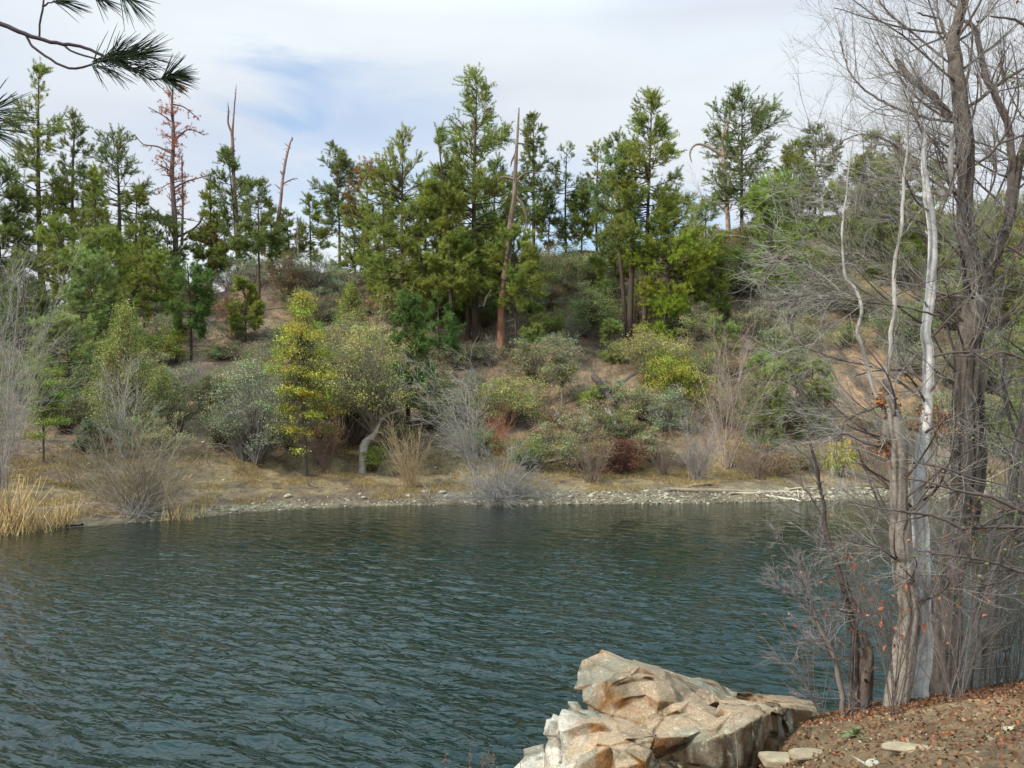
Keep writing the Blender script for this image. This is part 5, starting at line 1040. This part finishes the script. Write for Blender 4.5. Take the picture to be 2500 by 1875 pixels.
    v2 = v + nn * (crack + .003 * fbm(v[:, 0] * 16, v[:, 1] * 16, v[:, 2] * 16, 3))[:, None]
    # rock colours: pinkish tan with grey patches, ochre stains, dark brown on the steep bank-facing sides, pale lichen on the left block
    f1 = fbm(v[:, 0] * 2.2, v[:, 1] * 2.2, v[:, 2] * 2.2, 4); f2 = fbm(v[:, 0] * 9, v[:, 1] * 9, v[:, 2] * 4, 4); f3 = fbm(v[:, 0] * 30, v[:, 1] * 30, v[:, 2] * 30, 3)
    c = mixc(lin((154, 134, 112)), lin((138, 130, 114)), .5 + f1 * 1.6)
    r = np.random.default_rng(3); c = c * (1 + .10 * r.normal(size=(420, 1)))[i2]
    c = mixc(c, lin((146, 148, 136)), np.clip((f1 - .28) * 5 + f2 * .8, 0, .8))
    px = 1250 + F * v[:, 0] / v[:, 1]
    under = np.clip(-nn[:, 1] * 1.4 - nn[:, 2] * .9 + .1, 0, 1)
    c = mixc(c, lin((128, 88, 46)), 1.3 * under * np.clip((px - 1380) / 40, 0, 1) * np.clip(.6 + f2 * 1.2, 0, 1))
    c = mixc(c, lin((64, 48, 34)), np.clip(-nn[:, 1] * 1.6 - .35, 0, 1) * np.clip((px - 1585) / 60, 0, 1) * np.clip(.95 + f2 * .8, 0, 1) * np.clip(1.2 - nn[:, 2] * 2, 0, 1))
    c = mixc(c, lin((204, 198, 188)), np.clip((1430 - px) / 60 + f2 * .8, 0, 1) * np.clip((2.78 - v[:, 2]) / .15, 0, 1) * .85)
    c = mixc(c, lin((180, 178, 156)), np.clip((f3 - .75) * 5, 0, .6)); c = mixc(c, lin((90, 84, 66)), np.clip((f2 - .35) * 3, 0, .55))
    c = c * (1 - .35 * np.exp(-(e2 / .008) ** 2) - .6 * np.exp(-(e1 / .013) ** 2) * (noise3(v[:, 0] * 3, v[:, 1] * 3, v[:, 2] * 3) > -.1))[:, None]   # darker along the cracks
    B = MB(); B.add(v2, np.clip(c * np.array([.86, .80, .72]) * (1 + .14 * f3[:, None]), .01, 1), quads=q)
    m = mat_attr('boulder_rock', .85, bump=((55, 55, 55), 1., .006), var=(60, .4))
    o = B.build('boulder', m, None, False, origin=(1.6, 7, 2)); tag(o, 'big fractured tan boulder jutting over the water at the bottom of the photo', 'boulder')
boulder()

# ------------------------------------------------------------------ small things on the near bank
def near_stone(label, px, py, sz, seed, col):
    rng = np.random.default_rng(seed); b = near_at(px, py); bm = bmesh.new()
    for _ in range(26):
        d = nrm(rng.normal(size=3)); bm.verts.new(Vector(np.sign(d) * np.abs(d) ** .7 * np.array(sz) / 2))
    r = bmesh.ops.convex_hull(bm, input=list(bm.verts)); bmesh.ops.delete(bm, geom=[g for g in set(r['geom_interior'] + r['geom_unused']) if isinstance(g, bmesh.types.BMVert)], context='VERTS')
    bmesh.ops.bevel(bm, geom=list(bm.edges), offset=.006, segments=1, affect='EDGES')
    me = bpy.data.meshes.new('stone'); bm.to_mesh(me); bm.free(); a = me.color_attributes.new('Col', 'FLOAT_COLOR', 'POINT')
    cv = np.ones((len(me.vertices), 4)); cv[:, :3] = col * (1 + .06 * rng.normal(size=(len(me.vertices), 1))); a.data.foreach_set('color', cv.astype(np.float32).ravel())
    me.materials.append(M_STONE); o = bpy.data.objects.new('flat_stone', me); COL.objects.link(o); o.location = b + np.array([0, 0, sz[2] * .18]); o.rotation_euler = (rng.uniform(-.06, .06), rng.uniform(-.06, .06), rng.uniform(-.4, .3))
    return tag(o, label, 'stone')
SC = lin((146, 130, 106))
near_stone('long flat tan stone on the bare dirt right of the mullein', 2215, 1832, (.30, .11, .06), 1, SC)
near_stone('big pale slab cut by the bottom edge next to the boulder', 1915, 1864, (.42, .22, .09), 2, SC * 1.05)
near_stone('second slab overlapping behind the pale bottom-edge slab', 1985, 1848, (.34, .16, .07), 3, SC * .9)
near_stone('small pale stone at the bottom edge between slab and long stone', 2130, 1868, (.09, .07, .05), 4, lin((186, 178, 160)))
near_stone('small light stone alone near the right edge of the dirt', 2465, 1782, (.09, .05, .03), 5, lin((200, 186, 160)))
near_stone('tiny tan stone upper right of the long flat stone', 2298, 1832, (.05, .04, .03), 6, SC)
near_stone('small tan chip on the dirt left of the bush at the right edge', 2422, 1806, (.07, .04, .03), 7, SC * .9)
def mullein():
    rng = np.random.default_rng(5); b = near_at(2090, 1800); o = empty('mullein_plant', b, 'small pale green rosette of broad leaves on the leaf-strewn bank', 'plant')
    for i in range(11):
        a = i * 2.4; L = .06 + .05 * (i < 7) ; el = .25 if i < 7 else .95; n = 7
        t = np.linspace(0, 1, n); d = np.stack([np.cos(a) * t * L * np.cos(el), np.sin(a) * t * L * np.cos(el), np.sin(el) * t * L - .05 * (t ** 2) * (i < 7) + .012], 1)
        w = .024 * np.sin(np.clip(t * .92 + .06, 0, 1) * math.pi) ** .7; s = np.array([-math.sin(a), math.cos(a), 0]); up = np.array([0, 0, .012])
        V = np.stack([d - s * w[:, None] + up, d, d + s * w[:, None] + up], 1).reshape(-1, 3) + b; qs = [(r * 3 + k, r * 3 + k + 1, r * 3 + k + 4, r * 3 + k + 3) for r in range(n - 1) for k in range(2)]
        B = MB(); B.add(V, lin((116, 126, 84)) * rng.uniform(.8, 1.1), quads=qs); B.build('leaf', M_LEAF, o, True)
mullein()
def weed(label, px, py, h, n, seed, Y, col, head=True):
    rng = np.random.default_rng(seed); tip = pt(px, py, Y); z0 = float(near_h(tip[0], tip[1])); b = np.array([tip[0], tip[1], max(z0, 0)]); o = empty('dry_weed', b, label, 'weed')
    B = MB(); Bh = MB()
    for i in range(n):
        e = tip + np.array([rng.normal() * .10 * (i > 0), rng.normal() * .04, -abs(rng.normal()) * .08 * (i > 0)]); mid = (b + e) / 2 + rng.normal(size=3) * .03; q = spline(np.array([b - [0, 0, .05], mid, e]), .06); tubes(B, q, np.linspace(.004, .0016, len(q)), 4, col)
        if head:
            m = 26; C = e + np.stack([rng.normal(size=m) * .010, rng.normal(size=m) * .010, -rng.uniform(0, .16, m)], 1); cards(Bh, C, np.full(m, .018), col * 1.1, rng, up=0)
    B.build('stem', M_TWIG, o)
    if head: Bh.build('seed_head', M_LEAF, o)
weed('reddish dry weed spike at the bottom edge, farther from the boulder', 1148, 1812, 1, 4, 1, 6.6, lin((120, 84, 70)))
weed('reddish dry weed spike at the bottom edge, nearer the boulder', 1192, 1828, 1, 4, 2, 6.7, lin((124, 88, 72)))
weed('thin dark bare stems before the pale left end of the boulder', 1330, 1770, 1, 2, 3, 5.9, lin((70, 62, 54)), False)
weed('tan bare stem rising before the dark face of the boulder', 1788, 1740, 1, 1, 4, 6.0, lin((140, 110, 76)), False)
def near_litter():
    rng = np.random.default_rng(77)
    def pts(n, f):
        X = rng.uniform(.6, 7.5, n); Y = rng.uniform(3.2, 10.2, n); q = near_q(X, Y); k = rng.uniform(size=n) < f(X, Y, q); X, Y = X[k], Y[k]; return np.stack([X, Y, near_h(X, Y)], 1)
    # leaves: thick along the brow of the bank and against the boulder, thin on the trodden path
    f = lambda X, Y, q: np.clip((q - 4.9) / 1.1 + .5 * fbm(X * 1.6, Y * 1.6, 0, 3), .22, 1) * (q < 7.3)
    C = pts(90000, f); C[:, 2] += rng.uniform(.003, .03, len(C)); cs = np.array([lin((130, 90, 62)), lin((108, 76, 54)), lin((146, 112, 82)), lin((88, 62, 46)), lin((142, 86, 54))])
    B = MB(); cards(B, C, np.full(len(C), .037), cs[rng.integers(5, size=len(C))], rng, up=.9, asp=.55); tag(B.build('fallen_leaves', M_LEAF), 'brown oak leaves carpeting the brow of the near bank', 'leaf litter', kind='stuff')
    ico = bmesh.new(); bmesh.ops.create_icosphere(ico, subdivisions=1, radius=1); V = np.array([v.co[:] for v in ico.verts]); Fc = np.array([[v.index for v in g.verts] for g in ico.faces]); ico.free()
    C = pts(8000, lambda X, Y, q: np.where(q < 6.4, .8, .1)); n = len(C); sz = .003 + .013 * rng.uniform(size=n) ** 3
    vv = V[None] * (1 + .2 * rng.normal(size=(n, 12, 1))) * sz[:, None, None] * np.stack([rng.uniform(.8, 1.6, n), rng.uniform(.8, 1.3, n), rng.uniform(.5, .9, n)], 1)[:, None] + C[:, None]
    c = np.array([lin((142, 120, 94)), lin((120, 98, 76)), lin((160, 144, 120)), lin((104, 82, 62))])[rng.integers(4, size=n)]
    B = MB(); B.add(vv, np.repeat(c, 12, 0), tris=Fc[None] + (np.arange(n) * 12)[:, None, None]); tag(B.build('pebbles', M_STONE), 'pebbles and grit on the dirt path', 'gravel', kind='stuff')
    C = pts(420, lambda X, Y, q: (q < 6.6) * .8); n = len(C); a = rng.uniform(0, 3.14, n); L = rng.uniform(.03, .16, n); d = np.stack([np.cos(a), np.sin(a), np.zeros(n)], 1) * L[:, None] / 2
    P = np.stack([C - d, C + rng.normal(size=(n, 3)) * .008, C + d], 1); P[..., 2] = near_h(P[..., 0], P[..., 1]) + .008; B = MB(); tubes(B, P, np.full((n, 3), .0025), 4, lin((120, 96, 76))); tag(B.build('fallen_twigs', M_TWIG), 'broken twigs lying on the near bank', 'twigs', kind='stuff')
near_litter()
